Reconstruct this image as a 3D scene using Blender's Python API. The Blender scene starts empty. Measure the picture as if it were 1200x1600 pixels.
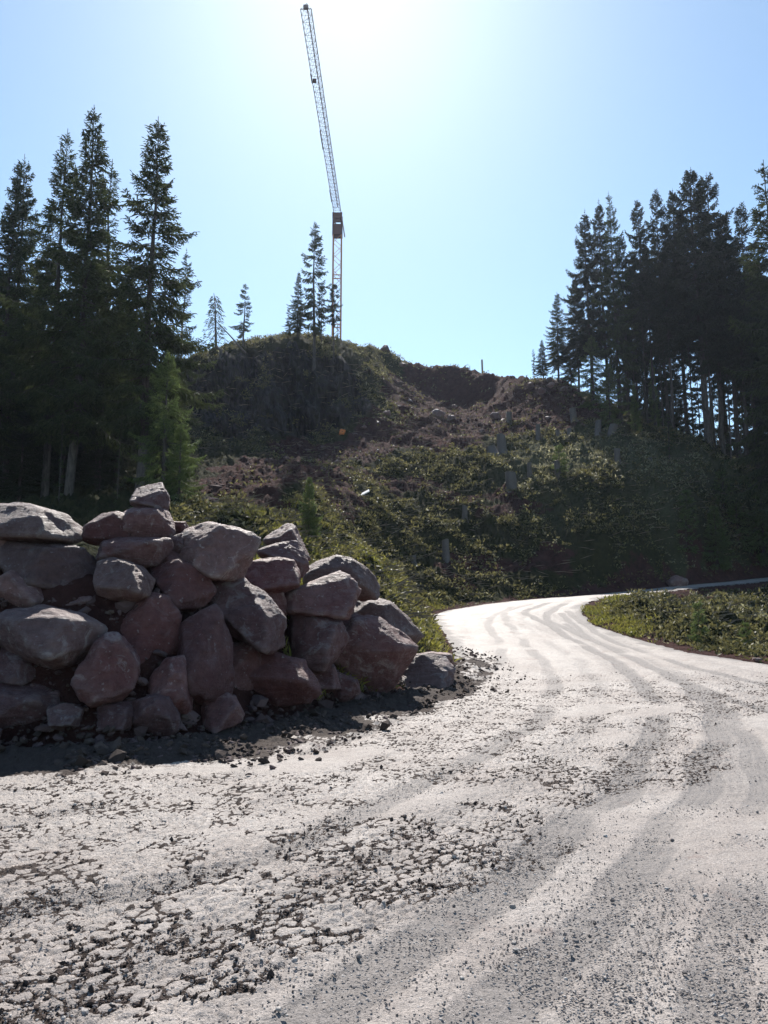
import bpy, bmesh, math, random
import numpy as np
from mathutils import Vector, Matrix
R = math.radians
random.seed(7)
# ------------------------------------------------------------------ camera, sky, sun
PITCH, FPX, EYE = R(8.0), 1200.0, 1.6
S = bpy.context.scene
COL = S.collection
cam = bpy.data.cameras.new('camera'); camo = bpy.data.objects.new('camera', cam); COL.objects.link(camo)
camo.location = (0, 0, EYE); camo.rotation_euler = (R(90) + PITCH, 0, 0)
cam.sensor_fit = 'VERTICAL'; cam.angle = 2 * math.atan(800 / FPX); cam.clip_start = .1; cam.clip_end = 3000
S.camera = camo
SUN_EL, SUN_AZ = R(46), R(-3.0)          # azimuth measured from +Y towards +X
W = bpy.data.worlds.new('World'); S.world = W; W.use_nodes = True
nt = W.node_tree; bg = nt.nodes['Background']
sky = nt.nodes.new('ShaderNodeTexSky'); sky.sky_type = 'NISHITA'; sky.sun_disc = False
sky.sun_elevation = SUN_EL; sky.sun_rotation = SUN_AZ; sky.altitude = 1200
sky.air_density = 1.0; sky.dust_density = .8; sky.ozone_density = 1.0
tn = nt.nodes.new('ShaderNodeMix'); tn.data_type = 'RGBA'; tn.blend_type = 'MULTIPLY'; tn.inputs[0].default_value = 1
tn.inputs[7].default_value = (.93, 1.045, 1.0, 1); nt.links.new(sky.outputs[0], tn.inputs[6])
nt.links.new(tn.outputs[2], bg.inputs[0]); bg.inputs[1].default_value = .11
sl = bpy.data.lights.new('sun', 'SUN'); sl.energy = 5.0; sl.angle = R(.53); sl.color = (1, .95, .88)
slo = bpy.data.objects.new('sun', sl); COL.objects.link(slo)
sd = Vector((math.sin(SUN_AZ) * math.cos(SUN_EL), math.cos(SUN_AZ) * math.cos(SUN_EL), math.sin(SUN_EL)))
slo.rotation_euler = sd.to_track_quat('Z', 'Y').to_euler(); slo.location = sd * 200
S.view_settings.view_transform = 'Standard'; S.view_settings.look = 'None'
S.view_settings.exposure = 0.78; S.view_settings.gamma = 1
S.cycles.max_bounces = 5; S.cycles.diffuse_bounces = 2; S.cycles.glossy_bounces = 2
S.cycles.transparent_max_bounces = 6; S.cycles.transmission_bounces = 3

# ------------------------------------------------------------------ projection helpers
CP, SP = math.cos(PITCH), math.sin(PITCH)
def P(u, v, D):
    up = (800 - v) / FPX; rt = (u - 600) / FPX
    t = D / (CP - up * SP)
    return (rt * t, D, EYE + t * (SP + up * CP))
def proj(x, y, z):
    z = z - EYE
    f = y * CP + z * SP; up = -y * SP + z * CP
    return 600 + FPX * x / f, 800 - FPX * up / f

# ------------------------------------------------------------------ noise
_rg = np.random.RandomState(3)
_perm = np.concatenate([_rg.permutation(512)] * 3)
_g3 = _rg.normal(size=(512, 3)); _g3 /= np.linalg.norm(_g3, axis=1)[:, None]
def noise3(x, y, z):
    xi = np.floor(x).astype(np.int64); yi = np.floor(y).astype(np.int64); zi = np.floor(z).astype(np.int64)
    xf, yf, zf = x - xi, y - yi, z - zi
    f = lambda t: t * t * t * (t * (t * 6 - 15) + 10)
    a, b, c = f(xf), f(yf), f(zf)
    r = 0
    for i in (0, 1):
        for j in (0, 1):
            for k in (0, 1):
                h = _perm[(_perm[(_perm[(xi + i) & 511] + yi + j) & 511] + zi + k) & 511]
                g = _g3[h]
                d = g[..., 0] * (xf - i) + g[..., 1] * (yf - j) + g[..., 2] * (zf - k)
                r = r + d * (a if i else 1 - a) * (b if j else 1 - b) * (c if k else 1 - c)
    return r * 1.6
def n2(x, y, s=0):
    return noise3(x, y, np.full_like(x, s + .37))
def fbm(x, y, o=4, s=0, g=.5):
    r = 0; a = 1
    for i in range(o):
        r = r + a * n2(x * 2 ** i, y * 2 ** i, s + i * 7.3); a *= g
    return r
def fbm3(x, y, z, o=4, g=.5):
    r = 0; a = 1
    for i in range(o):
        r = r + a * noise3(x * 2 ** i + 9 * i, y * 2 ** i, z * 2 ** i); a *= g
    return r
def cells(x, y, s=0):
    """worley: F1, F2 and a random value per nearest cell"""
    xi = np.floor(x).astype(np.int64); yi = np.floor(y).astype(np.int64)
    f1 = np.full(x.shape, 9.); f2 = np.full(x.shape, 9.); rv = np.zeros(x.shape)
    for i in (-1, 0, 1):
        for j in (-1, 0, 1):
            h = _perm[(_perm[(xi + i + s) & 511] + yi + j) & 511]
            px = xi + i + .5 + .42 * _g3[h, 0]; py = yi + j + .5 + .42 * _g3[h, 1]
            d = np.hypot(px - x, py - y)
            c = d < f1
            f2 = np.where(c, f1, np.minimum(f2, d)); rv = np.where(c, h / 512., rv); f1 = np.where(c, d, f1)
    return f1, f2, rv
def smooth(a, b, x):
    t = np.clip((x - a) / (b - a), 0, 1); return t * t * (3 - 2 * t)

# ------------------------------------------------------------------ terrain function
class TPS:
    def __init__(s, pts, lam=.4):
        p = np.array(pts, float); s.c = p[:, :2]; n = len(p)
        K = s.k(np.linalg.norm(s.c[:, None] - s.c[None], axis=2)); K -= lam * np.eye(n)
        A = np.zeros((n + 3, n + 3)); A[:n, :n] = K
        Q = np.c_[np.ones(n), s.c]; A[:n, n:] = Q; A[n:, :n] = Q.T
        s.w = np.linalg.solve(A, np.r_[p[:, 2], 0, 0, 0])
    def k(s, r): return r                     # linear (3d-like) kernel: no overshoot
    def __call__(s, x, y):
        x = np.asarray(x, float); sh = x.shape; x = x.ravel(); y = np.asarray(y, float).ravel()
        o = np.empty(x.shape); n = len(s.c)
        for i in range(0, len(x), 60000):
            a, b = x[i:i + 60000], y[i:i + 60000]
            d = np.sqrt((a[:, None] - s.c[:, 0]) ** 2 + (b[:, None] - s.c[:, 1]) ** 2 + 1.0)
            o[i:i + 60000] = d @ s.w[:n] + s.w[n] + s.w[n + 1] * a + s.w[n + 2] * b
        return o.reshape(sh)
_k0 = TPS.k
TPS.k = lambda s, r: np.sqrt(r * r + 1.0)
def ground_pt(u, D, z): 
    # point at depth D and height z seen in column u
    t = D * CP + (z - EYE) * SP
    return ((u - 600) / FPX * t, D)
road_px = [(720, 1045, 20), (712, 1010, 25), (690, 978, 31), (674, 962, 36), (700, 954, 38.2), (760, 944, 40.3),
           (840, 936, 42.3), (920, 930, 43.8), (1000, 922, 45.5), (1100, 912, 48.5), (1200, 902, 51.5), (1420, 884, 58)]
road_px2 = [(1420, 889, 54), (1200, 908, 48.3), (1100, 917, 44.8), (1000, 927, 41.2), (940, 934, 38.5), (912, 944, 36),
            (905, 955, 34), (922, 975, 31), (1000, 1000, 27.5), (1080, 1020, 24), (1200, 1038, 20.8), (1420, 1060, 18)]
foot = [ground_pt(0, 9.35, .05), ground_pt(150, 9.5, .05), ground_pt(300, 10.0, .05), ground_pt(400, 11.2, .1),
        ground_pt(500, 12.6, .1), ground_pt(600, 14.6, .1), ground_pt(690, 16.8, .15)]
ROAD = [(-16, -6), (-16, 8.6)] + foot + [P(*p)[:2] for p in road_px + road_px2] + [(32, 17), (32, -6)]
ROAD = np.array(ROAD)
def sdist(x, y, poly):
    """signed distance to polygon, negative inside"""
    x = np.asarray(x, float); y = np.asarray(y, float)
    d = np.full(x.shape, 1e9); inside = np.zeros(x.shape, bool); n = len(poly)
    for i in range(n):
        ax, ay = poly[i]; bx, by = poly[(i + 1) % n]
        ex, ey = bx - ax, by - ay; L = ex * ex + ey * ey
        t = np.clip(((x - ax) * ex + (y - ay) * ey) / L, 0, 1)
        d = np.minimum(d, np.hypot(x - ax - t * ex, y - ay - t * ey))
        if ay != by:
            c = ((ay > y) != (by > y)) & (x < (bx - ax) * (y - ay) / (by - ay) + ax)
            inside ^= c
    return np.where(inside, -d, d)
yard = [(x, y, 0) for x in (-30, -14, -7, 0, 7, 16, 30) for y in (-8, 0, 6, 10)]
yard += [(0, 14, .08), (6, 14, .1), (14, 14, .12), (-4, 14, .08), (2.2, 17, .18), (9, 18, .28), (18, 18, .3), (4, 20, .36)]
yard += [P(*p) for p in road_px + road_px2[:-2]] + [P(800, 1000, 27), P(800, 965, 33), P(1200, 1038, 20.8), P(-200, 930, 60)]
TY = TPS(yard, .05)
hill_px = [
 (650, 935, 40), (650, 885, 43.6), (650, 800, 49.5), (650, 720, 57), (650, 650, 66), (640, 600, 79), (640, 570, 83), (600, 549, 80),
 (720, 579, 80), (680, 618, 78.3), (720, 622, 77.), (760, 624, 74.8), (680, 574, 81.5), (760, 586, 77.5), (840, 593, 72.3), (680, 645, 71), (760, 650, 69), (720, 680, 63),
 (800, 937, 42.5), (800, 885, 45.6), (800, 800, 49.8), (800, 700, 59), (800, 640, 68.5), (800, 591, 74.5),
 (950, 927, 44.2), (950, 855, 46.3), (950, 760, 51), (950, 690, 59), (950, 640, 64), (880, 594, 71), (870, 640, 66),
 (1080, 912, 48), (1080, 850, 49.4), (1080, 770, 52.4), (1080, 698, 59.5), (1020, 668, 63), (1140, 735, 58),
 (1200, 900, 51.7), (1200, 850, 53.5), (1200, 780, 57), (1200, 762, 60), (1330, 850, 58), (1330, 800, 62), (1330, 890, 57),
 (560, 870, 34), (540, 850, 40), (560, 780, 46), (560, 700, 58), (500, 850, 33), (500, 780, 40), (480, 730, 50), 
 (600, 915, 28), (600, 880, 36), (660, 950, 27), (695, 985, 24), (640, 952, 21), (700, 1000, 19.5),
 (420, 690, 58.5), (500, 690, 60), (350, 700, 57), (420, 545, 66.5), (500, 550, 67.5), (380, 552, 66), (335, 575, 65), (560, 554, 71),
 (550, 650, 63), (570, 600, 67), (600, 620, 68),
 (400, 800, 27), (400, 745, 42), (330, 800, 26), (330, 750, 42), (300, 570, 66), (250, 640, 62), (200, 700, 55), (100, 790, 36), (0, 800, 34), (-150, 800, 34), (200, 790, 36), (-150, 720, 60), (50, 720, 55)]
hill = [P(*p) for p in hill_px]
hill += [(x, y, z) for x, y, z in [(-9, 11.6, 2.5), (-7, 11.7, 2.5), (-5, 12.2, 2.45), (-3, 13, 2.3), (-1.4, 14.5, 2.0), (0, 16.5, 1.2), (1.0, 18.2, .6), (-9, 16, 3.1), (-5, 17, 3.0), (-2, 18, 2.4), (-7, 22, 3.8), (-3, 22, 3), (-14, 12, 2.6), (-25, 12, 2.8), (-25, 22, 4), (-2, 26, 3.4)]]
# mound between the two stretches of road
hill += [P(*p) for p in [(925, 958, 33.5), (960, 952, 35), (1000, 962, 32), (1060, 975, 30), (1120, 972, 32), (1200, 985, 29), (1200, 945, 38), (1100, 945, 38), (1030, 940, 38), (1150, 1010, 25), (1300, 1000, 26), (1300, 940, 40)]]
# beyond the crests
hill += [(x, 100, z) for x, z in [(-60, 20), (-25, 24), (-8, 27.5), (8, 26), (25, 20), (45, 13), (70, 8)]]
hill += [(x, 150, z) for x, z in [(-80, 20), (-20, 27), (8, 26), (40, 16), (90, 8)]] + [(x, y, 14) for x in (-300, 0, 300) for y in (320, 600)]
hill += [(-90, 40, 10), (-90, 0, 3), (-60, -40, 0), (90, 0, 1), (90, 50, 12), (60, 30, 4), (0, -60, 0), (60, -40, 0), (34, 64, 13.5), (45, 66, 14), (24, 74, 16), (38, 84, 12), (14, 84, 22), (-5, 92, 28), (0, 86, 29.2)]
TH = TPS(hill, .12)
def base_h(x, y):
    x = np.asarray(x, float); y = np.asarray(y, float)
    s = sdist(x, y, ROAD)
    w = smooth(0, 1, s / (2.0 - .35 * smooth(17, 14, y) * smooth(4, 2, x)))
    a = TY(x, y); b = TH(x, y)
    return a * (1 - w) + b * w, s
def zat(x, y):
    h, s = base_h(np.array([x]), np.array([y])); return float(h[0])
def hit(u, v, d0=4, d1=130):
    D = np.linspace(d0, d1, 1200)
    up = (800 - v) / FPX; t = D / (CP - up * SP)
    x = (u - 600) / FPX * t; z = EYE + t * (SP + up * CP)
    h, s = base_h(x, D)
    k = np.argmax(z < h)
    if not (z < h).any(): k = int(np.argmin(z - h))
    return float(x[k]), float(D[k]), float(h[k])

# ------------------------------------------------------------------ mesh / material helpers
def fast_mesh(name, verts, faces, mats=None, smooth_=True, midx=None):
    """faces: (n,k) int array or list of such arrays"""
    if not isinstance(faces, (list, tuple)): faces = [faces]
    faces = [np.asarray(f, np.int32) for f in faces if len(f)]
    me = bpy.data.meshes.new(name)
    verts = np.asarray(verts, np.float32)
    me.vertices.add(len(verts)); me.vertices.foreach_set('co', verts.ravel())
    idx = np.concatenate([f.ravel() for f in faces]); tot = np.concatenate([np.full(len(f), f.shape[1], np.int32) for f in faces])
    st = np.concatenate([[0], np.cumsum(tot)[:-1]]).astype(np.int32)
    me.loops.add(len(idx)); me.loops.foreach_set('vertex_index', idx)
    me.polygons.add(len(tot)); me.polygons.foreach_set('loop_start', st); me.polygons.foreach_set('loop_total', tot)
    me.polygons.foreach_set('use_smooth', np.full(len(tot), smooth_))
    if midx is not None: me.polygons.foreach_set('material_index', np.asarray(midx, np.int32))
    me.update(calc_edges=True)
    for m in (mats or []): me.materials.append(m)
    return me
def attr(me, name, vals):
    a = me.attributes.new(name, 'FLOAT', 'POINT'); a.data.foreach_set('value', np.asarray(vals, np.float32))
def link(name, me, parent=None, loc=None):
    o = bpy.data.objects.new(name, me); COL.objects.link(o)
    if parent: o.parent = parent
    if loc is not None: o.location = loc
    return o
def tag(o, label=None, cat=None, group=None, kind=None):
    if label: o['label'] = label
    if cat: o['category'] = cat
    if group: o['group'] = group
    if kind: o['kind'] = kind
    return o
class Mat:
    def __init__(s, name, rough=.8, spec=.3):
        s.m = bpy.data.materials.new(name); s.m.use_nodes = True; s.t = s.m.node_tree
        s.b = s.t.nodes['Principled BSDF']; s.b.inputs['Roughness'].default_value = rough
        s.b.inputs['Specular IOR Level'].default_value = spec
        s.co = s.n('ShaderNodeTexCoord'); s.gm = s.n('ShaderNodeNewGeometry')
    def n(s, typ, **k):
        nd = s.t.nodes.new(typ)
        for a, b in k.items(): setattr(nd, a, b)
        return nd
    def L(s, a, b): s.t.links.new(a, b)
    def noise(s, scale, detail=6, rough=.6, vec=None, dist=0):
        nd = s.n('ShaderNodeTexNoise'); nd.inputs['Scale'].default_value = scale; nd.inputs['Detail'].default_value = detail
        nd.inputs['Roughness'].default_value = rough; nd.inputs['Distortion'].default_value = dist
        s.L(vec or s.gm.outputs['Position'], nd.inputs['Vector']); return nd.outputs[0]
    def voro(s, scale, vec=None, feat='F1'):
        nd = s.n('ShaderNodeTexVoronoi', feature=feat); nd.inputs['Scale'].default_value = scale
        s.L(vec or s.gm.outputs['Position'], nd.inputs['Vector']); return nd
    def ramp(s, src, stops):
        nd = s.n('ShaderNodeValToRGB'); e = nd.color_ramp.elements
        while len(e) < len(stops): e.new(.5)
        for i, (p, c) in enumerate(stops):
            e[i].position = p; e[i].color = (*c, 1) if len(c) == 3 else c
        s.L(src, nd.inputs[0]); return nd.outputs[0]
    def mix(s, f, a, b, mode='MIX'):
        nd = s.n('ShaderNodeMix', data_type='RGBA', blend_type=mode)
        for sock, v in ((nd.inputs[0], f), (nd.inputs[6], a), (nd.inputs[7], b)):
            if isinstance(v, (int, float)): sock.default_value = v
            elif isinstance(v, tuple): sock.default_value = (*v, 1)
            else: s.L(v, sock)
        return nd.outputs[2]
    def math(s, op, a, b=None, c=None):
        nd = s.n('ShaderNodeMath', operation=op)
        for i, v in enumerate((a, b, c)):
            if v is None: continue
            if isinstance(v, (int, float)): nd.inputs[i].default_value = v
            else: s.L(v, nd.inputs[i])
        return nd.outputs[0]
    def attr(s, name):
        nd = s.n('ShaderNodeAttribute'); nd.attribute_name = name; return nd.outputs['Fac']
    def color(s, c):
        if isinstance(c, tuple): s.b.inputs['Base Color'].default_value = (*c, 1)
        else: s.L(c, s.b.inputs['Base Color'])
    def bump(s, h, dist=.02, strength=1):
        nd = s.n('ShaderNodeBump'); nd.inputs['Distance'].default_value = dist; nd.inputs['Strength'].default_value = strength
        s.L(h, nd.inputs['Height']); s.L(nd.outputs[0], s.b.inputs['Normal'])
def W3(a): return (a, a, a)

# ---- rock
def rock_mat(name, c1, c2, dust, amt):
    m = Mat(name, .62, .45)
    oc = m.co.outputs['Object']
    oi = m.n('ShaderNodeObjectInfo').outputs['Random']
    add = m.n('ShaderNodeVectorMath', operation='ADD'); m.L(oc, add.inputs[0])
    comb = m.n('ShaderNodeCombineXYZ'); k = m.math('MULTIPLY', oi, 37.); m.L(k, comb.inputs[0]); m.L(k, comb.inputs[2]); m.L(comb.outputs[0], add.inputs[1])
    v = add.outputs[0]
    a = m.noise(1.6, 8, .62, v, .6); b = m.noise(9, 8, .7, v); c = m.noise(38, 6, .7, v)
    col = m.mix(m.ramp(a, [(.36, W3(0)), (.64, W3(1))]), c1, c2)
    col = m.mix(m.ramp(b, [(.35, W3(.0)), (.7, W3(.75))]), col, tuple(x * .45 for x in c1))
    col = m.mix(m.math('MULTIPLY', m.ramp(m.noise(3.2, 9, .75, v, 1.2), [(.54, W3(0)), (.62, W3(1))]), amt), col, dust)
    sp = m.ramp(m.noise(16, 4, .5, v), [(.66, W3(0)), (.70, W3(1))])
    col = m.mix(m.math('MULTIPLY', sp, .5), col, (.32, .30, .30))
    hv = m.ramp(oi, [(0, (.75, .75, .8)), (.5, (1, 1, 1)), (1, (1.25, 1.1, 1.05))])
    col = m.mix(1., col, hv, 'MULTIPLY')
    pt = m.ramp(m.gm.outputs['Pointiness'], [(.515, W3(0)), (.60, W3(.35))])
    col = m.mix(pt, col, dust)
    m.color(col)
    # bedding: stretched noise
    mp = m.n('ShaderNodeMapping'); mp.inputs['Scale'].default_value = (1.5, 1.5, 9); mp.inputs['Rotation'].default_value = (.5, .4, 0); m.L(v, mp.inputs['Vector'])
    d = m.noise(1.8, 7, .65, mp.outputs[0])
    h = m.math('ADD', m.math('MULTIPLY', d, 1.0), m.math('ADD', m.math('MULTIPLY', b, .8), m.math('MULTIPLY', c, .5)))
    m.bump(h, .06, 1)
    m.L(m.ramp(b, [(.3, W3(.45)), (.8, W3(.8))]), m.b.inputs['Roughness'])
    return m.m
M_rock = rock_mat('rock_purple', (.115, .042, .040), (.18, .10, .096), (.27, .235, .235), .6)
M_rock_red = rock_mat('rock_dark_red', (.11, .034, .032), (.15, .062, .056), (.2, .14, .14), .4)
M_rock_grey = rock_mat('rock_grey', (.15, .082, .076), (.215, .13, .122), (.36, .33, .32), .55)
M_rock_brown = rock_mat('rock_brown', (.12, .062, .056), (.165, .094, .084), (.26, .22, .2), .45)

# ---- road
def road_mat():
    m = Mat('gravel_road', .7, .22)
    pos = m.gm.outputs['Position']
    rut = m.attr('rut'); clod = m.attr('clod')
    a = m.noise(.7, 5, .6); b = m.noise(7, 8, .7); c = m.noise(55, 4, .7); g = m.noise(160, 3, .6)
    col = m.mix(m.ramp(a, [(.38, W3(0)), (.66, W3(1))]), (.40, .355, .325), (.30, .255, .23))
    col = m.mix(m.ramp(b, [(.48, W3(0)), (.72, W3(.6))]), col, (.22, .19, .175))
    rf = m.ramp(m.math('ADD', rut, m.math('MULTIPLY', m.math('SUBTRACT', m.noise(18, 6, .75), .5), 1.1)), [(.25, W3(0)), (.75, W3(.85))])
    col = m.mix(rf, col, (.20, .18, .17))
    col = m.mix(1., col, m.ramp(c, [(.3, W3(.62)), (.7, W3(1.3))]), 'MULTIPLY')
    col = m.mix(1., col, m.ramp(g, [(.3, W3(.6)), (.7, W3(1.35))]), 'MULTIPLY')
    pink = m.ramp(m.noise(1.3, 6, .7), [(.60, W3(0)), (.72, W3(.6))])
    col = m.mix(pink, col, (.17, .105, .09))
    vo = m.voro(34); sp = m.ramp(vo.outputs['Distance'], [(.10, W3(1)), (.22, W3(0))])
    rnd = m.ramp(vo.outputs['Color'], [(.0, (.08, .08, .085)), (.45, (.14, .125, .12)), (1, (.40, .37, .35))])
    col = m.mix(m.math('MULTIPLY', sp, m.ramp(m.noise(3, 4, .6), [(.4, W3(.15)), (.6, W3(.9))])), col, rnd)
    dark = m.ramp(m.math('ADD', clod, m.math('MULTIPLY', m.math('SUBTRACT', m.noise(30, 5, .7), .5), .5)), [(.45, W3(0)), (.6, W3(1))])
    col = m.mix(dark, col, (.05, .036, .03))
    m.color(col)
    h = m.math('ADD', m.math('MULTIPLY', b, 1.2), m.math('ADD', m.math('MULTIPLY', c, .7), m.math('ADD', m.math('MULTIPLY', g, .35), m.math('MULTIPLY', sp, .3))))
    m.bump(h, .017, 1)
    m.L(m.math('ADD', m.math('MULTIPLY', dark, .3), m.math('ADD', m.math('MULTIPLY', rut, .15), .56)), m.b.inputs['Roughness'])
    return m.m
M_road = road_mat()

def ground_mat():
    m = Mat('earth_and_moss', .95, .06)
    earth = m.attr('earth'); rock = m.attr('rock'); sunlit_dry = m.attr('sunlit_dry')
    a = m.noise(.35, 6, .65); b = m.noise(2.2, 8, .7); c = m.noise(12, 6, .7)
    g = m.mix(m.ramp(b, [(.36, W3(0)), (.62, W3(1))]), (.018, .022, .009), (.045, .045, .018))
    g = m.mix(m.ramp(c, [(.5, W3(0)), (.7, W3(.7))]), g, (.03, .022, .016))
    g = m.mix(m.math('MULTIPLY', sunlit_dry, m.ramp(c, [(.35, W3(.3)), (.6, W3(1))])), g, (.11, .11, .065))  # ground colour lightened where the sunlit patch is painted in
    e = m.mix(m.ramp(b, [(.35, W3(0)), (.65, W3(1))]), (.036, .016, .015), (.078, .036, .031))
    e = m.mix(m.ramp(c, [(.58, W3(0)), (.72, W3(.7))]), e, (.13, .10, .10))
    mp = m.n('ShaderNodeMapping'); mp.inputs['Scale'].default_value = (1, 1, .22); m.L(m.gm.outputs['Position'], mp.inputs['Vector'])
    r = m.mix(m.ramp(m.noise(.9, 8, .75, mp.outputs[0]), [(.46, W3(0)), (.56, W3(1))]), (.014, .012, .014), (.07, .064, .07))
    r = m.mix(m.ramp(b, [(.48, W3(0)), (.56, W3(.85))]), r, (.03, .034, .018))
    ef = m.ramp(m.math('ADD', earth, m.math('MULTIPLY', m.math('SUBTRACT', b, .5), .8)), [(.42, W3(0)), (.58, W3(1))])
    col = m.mix(ef, g, e)
    rf = m.ramp(m.math('ADD', rock, m.math('MULTIPLY', m.math('SUBTRACT', b, .5), .7)), [(.45, W3(0)), (.6, W3(1))])
    col = m.mix(rf, col, r)
    m.color(col)
    m.bump(m.math('ADD', m.math('MULTIPLY', b, 1.), m.math('MULTIPLY', c, .5)), .25, 1)
    return m.m
M_ground = ground_mat()

def leaf_mat(name, c1, c2, trans=.35, rough=.55):
    m = Mat(name, rough, .35)
    oi = m.gm.outputs['Random Per Island']
    n = m.noise(.9, 4, .6)
    col = m.mix(n, c1, c2)
    col = m.mix(1., col, m.ramp(oi, [(0, W3(.55)), (1, W3(1.45))]), 'MULTIPLY')
    m.color(col)
    tr = m.n('ShaderNodeBsdfTranslucent'); m.L(col, tr.inputs[0])
    mx = m.n('ShaderNodeMixShader'); mx.inputs[0].default_value = trans
    m.L(m.b.outputs[0], mx.inputs[1]); m.L(tr.outputs[0], mx.inputs[2])
    m.L(mx.outputs[0], m.t.nodes['Material Output'].inputs['Surface'])
    return m.m
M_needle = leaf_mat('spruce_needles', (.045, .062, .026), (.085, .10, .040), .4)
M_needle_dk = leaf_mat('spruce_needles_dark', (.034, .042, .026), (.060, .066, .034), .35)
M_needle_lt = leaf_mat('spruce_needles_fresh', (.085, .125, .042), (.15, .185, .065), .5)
M_heath = leaf_mat('heath_leaves', (.036, .040, .015), (.21, .185, .075), .45)
M_sunlit_dry = leaf_mat('sunlit_dry_heath', (.12, .115, .06), (.34, .32, .20), .5)  # pale heath, lightened further to stand in for sunlight on the slope
M_brown = leaf_mat('brown_slash', (.05, .035, .022), (.10, .07, .045), .15, .8)
M_grass = leaf_mat('grass_blades', (.11, .14, .025), (.30, .25, .06), .5)
def bark_mat():
    m = Mat('bark', .85, .2)
    mp = m.n('ShaderNodeMapping'); mp.inputs['Scale'].default_value = (1, 1, .25); m.L(m.gm.outputs['Position'], mp.inputs['Vector'])
    a = m.noise(9, 7, .7, mp.outputs[0]); m.color(m.mix(m.ramp(a, [(.35, W3(0)), (.65, W3(1))]), (.045, .037, .033), (.12, .10, .092)))
    m.bump(a, .03, 1); return m.m
M_bark = bark_mat()
def wood_mat(name, c1, c2):
    m = Mat(name, .7, .3); a = m.noise(14, 5, .6); m.color(m.mix(a, c1, c2)); m.bump(a, .01, .6); return m.m
M_wood = wood_mat('cut_wood', (.30, .21, .12), (.42, .32, .2))
M_stump = wood_mat('stump_bark', (.06, .052, .048), (.14, .12, .112))
M_steelo = wood_mat('orange_painted_steel', (.46, .16, .06), (.5, .22, .09))
M_steelg = wood_mat('grey_painted_steel', (.17, .12, .12), (.26, .19, .18))
M_steelr = wood_mat('red_brown_steel', (.075, .022, .018), (.10, .035, .028))
M_white = wood_mat('pale_board', (.62, .62, .6), (.78, .78, .76))
M_orange = wood_mat('orange_plastic', (.55, .14, .03), (.6, .2, .05))
M_twig = wood_mat('dry_twigs', (.10, .075, .055), (.25, .2, .15))

# ------------------------------------------------------------------ setting: ground sheet
def earth_poly(px): return np.array([hit(u, v)[:2] for u, v in px])
EARTH = earth_poly([(325, 815), (400, 805), (470, 790), (530, 745), (600, 728), (660, 708), (720, 700), (800, 668), (880, 668), (920, 640), (905, 612), (850, 596)]) 
EARTH = np.vstack([EARTH, [P(850, 592, 75)[:2], P(760, 582, 84)[:2], P(700, 575, 86)[:2], P(615, 556, 84)[:2]], earth_poly([(612, 600), (590, 640), (540, 665), (480, 690), (400, 720), (325, 745)])])
SUNLIT_DRY = earth_poly([(930, 700), (1060, 690), (1110, 720), (1150, 790), (1080, 860), (1000, 800), (900, 770), (820, 760), (820, 700)])  # slope patch whose sunlight is put into ground and leaf colour
def masks(x, y, z, s):
    e = smooth(2.2, -2.2, sdist(x, y, EARTH) + 2.5 * fbm(x * .25, y * .25, 3, 4))
    d = smooth(3, -4, sdist(x, y, SUNLIT_DRY) + 3 * fbm(x * .2, y * .2, 3, 9))
    # scraped soil round the boulder pile and the road shoulders, and the forest floor
    near = smooth(1.6, .5, s + .5 * fbm(x * .9, y * .9, 3, 2))
    pile = (y < 17.5) & (x < 2.5)
    e = np.maximum(e, np.where(pile, smooth(3.5, 2.2, s), near * .85))
    e = np.maximum(e, .6 * smooth(.22, .5, fbm(x * .13 + 3, y * .3, 3, 21)) * (y > 38) * (x > -8))
    return e, d
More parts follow.
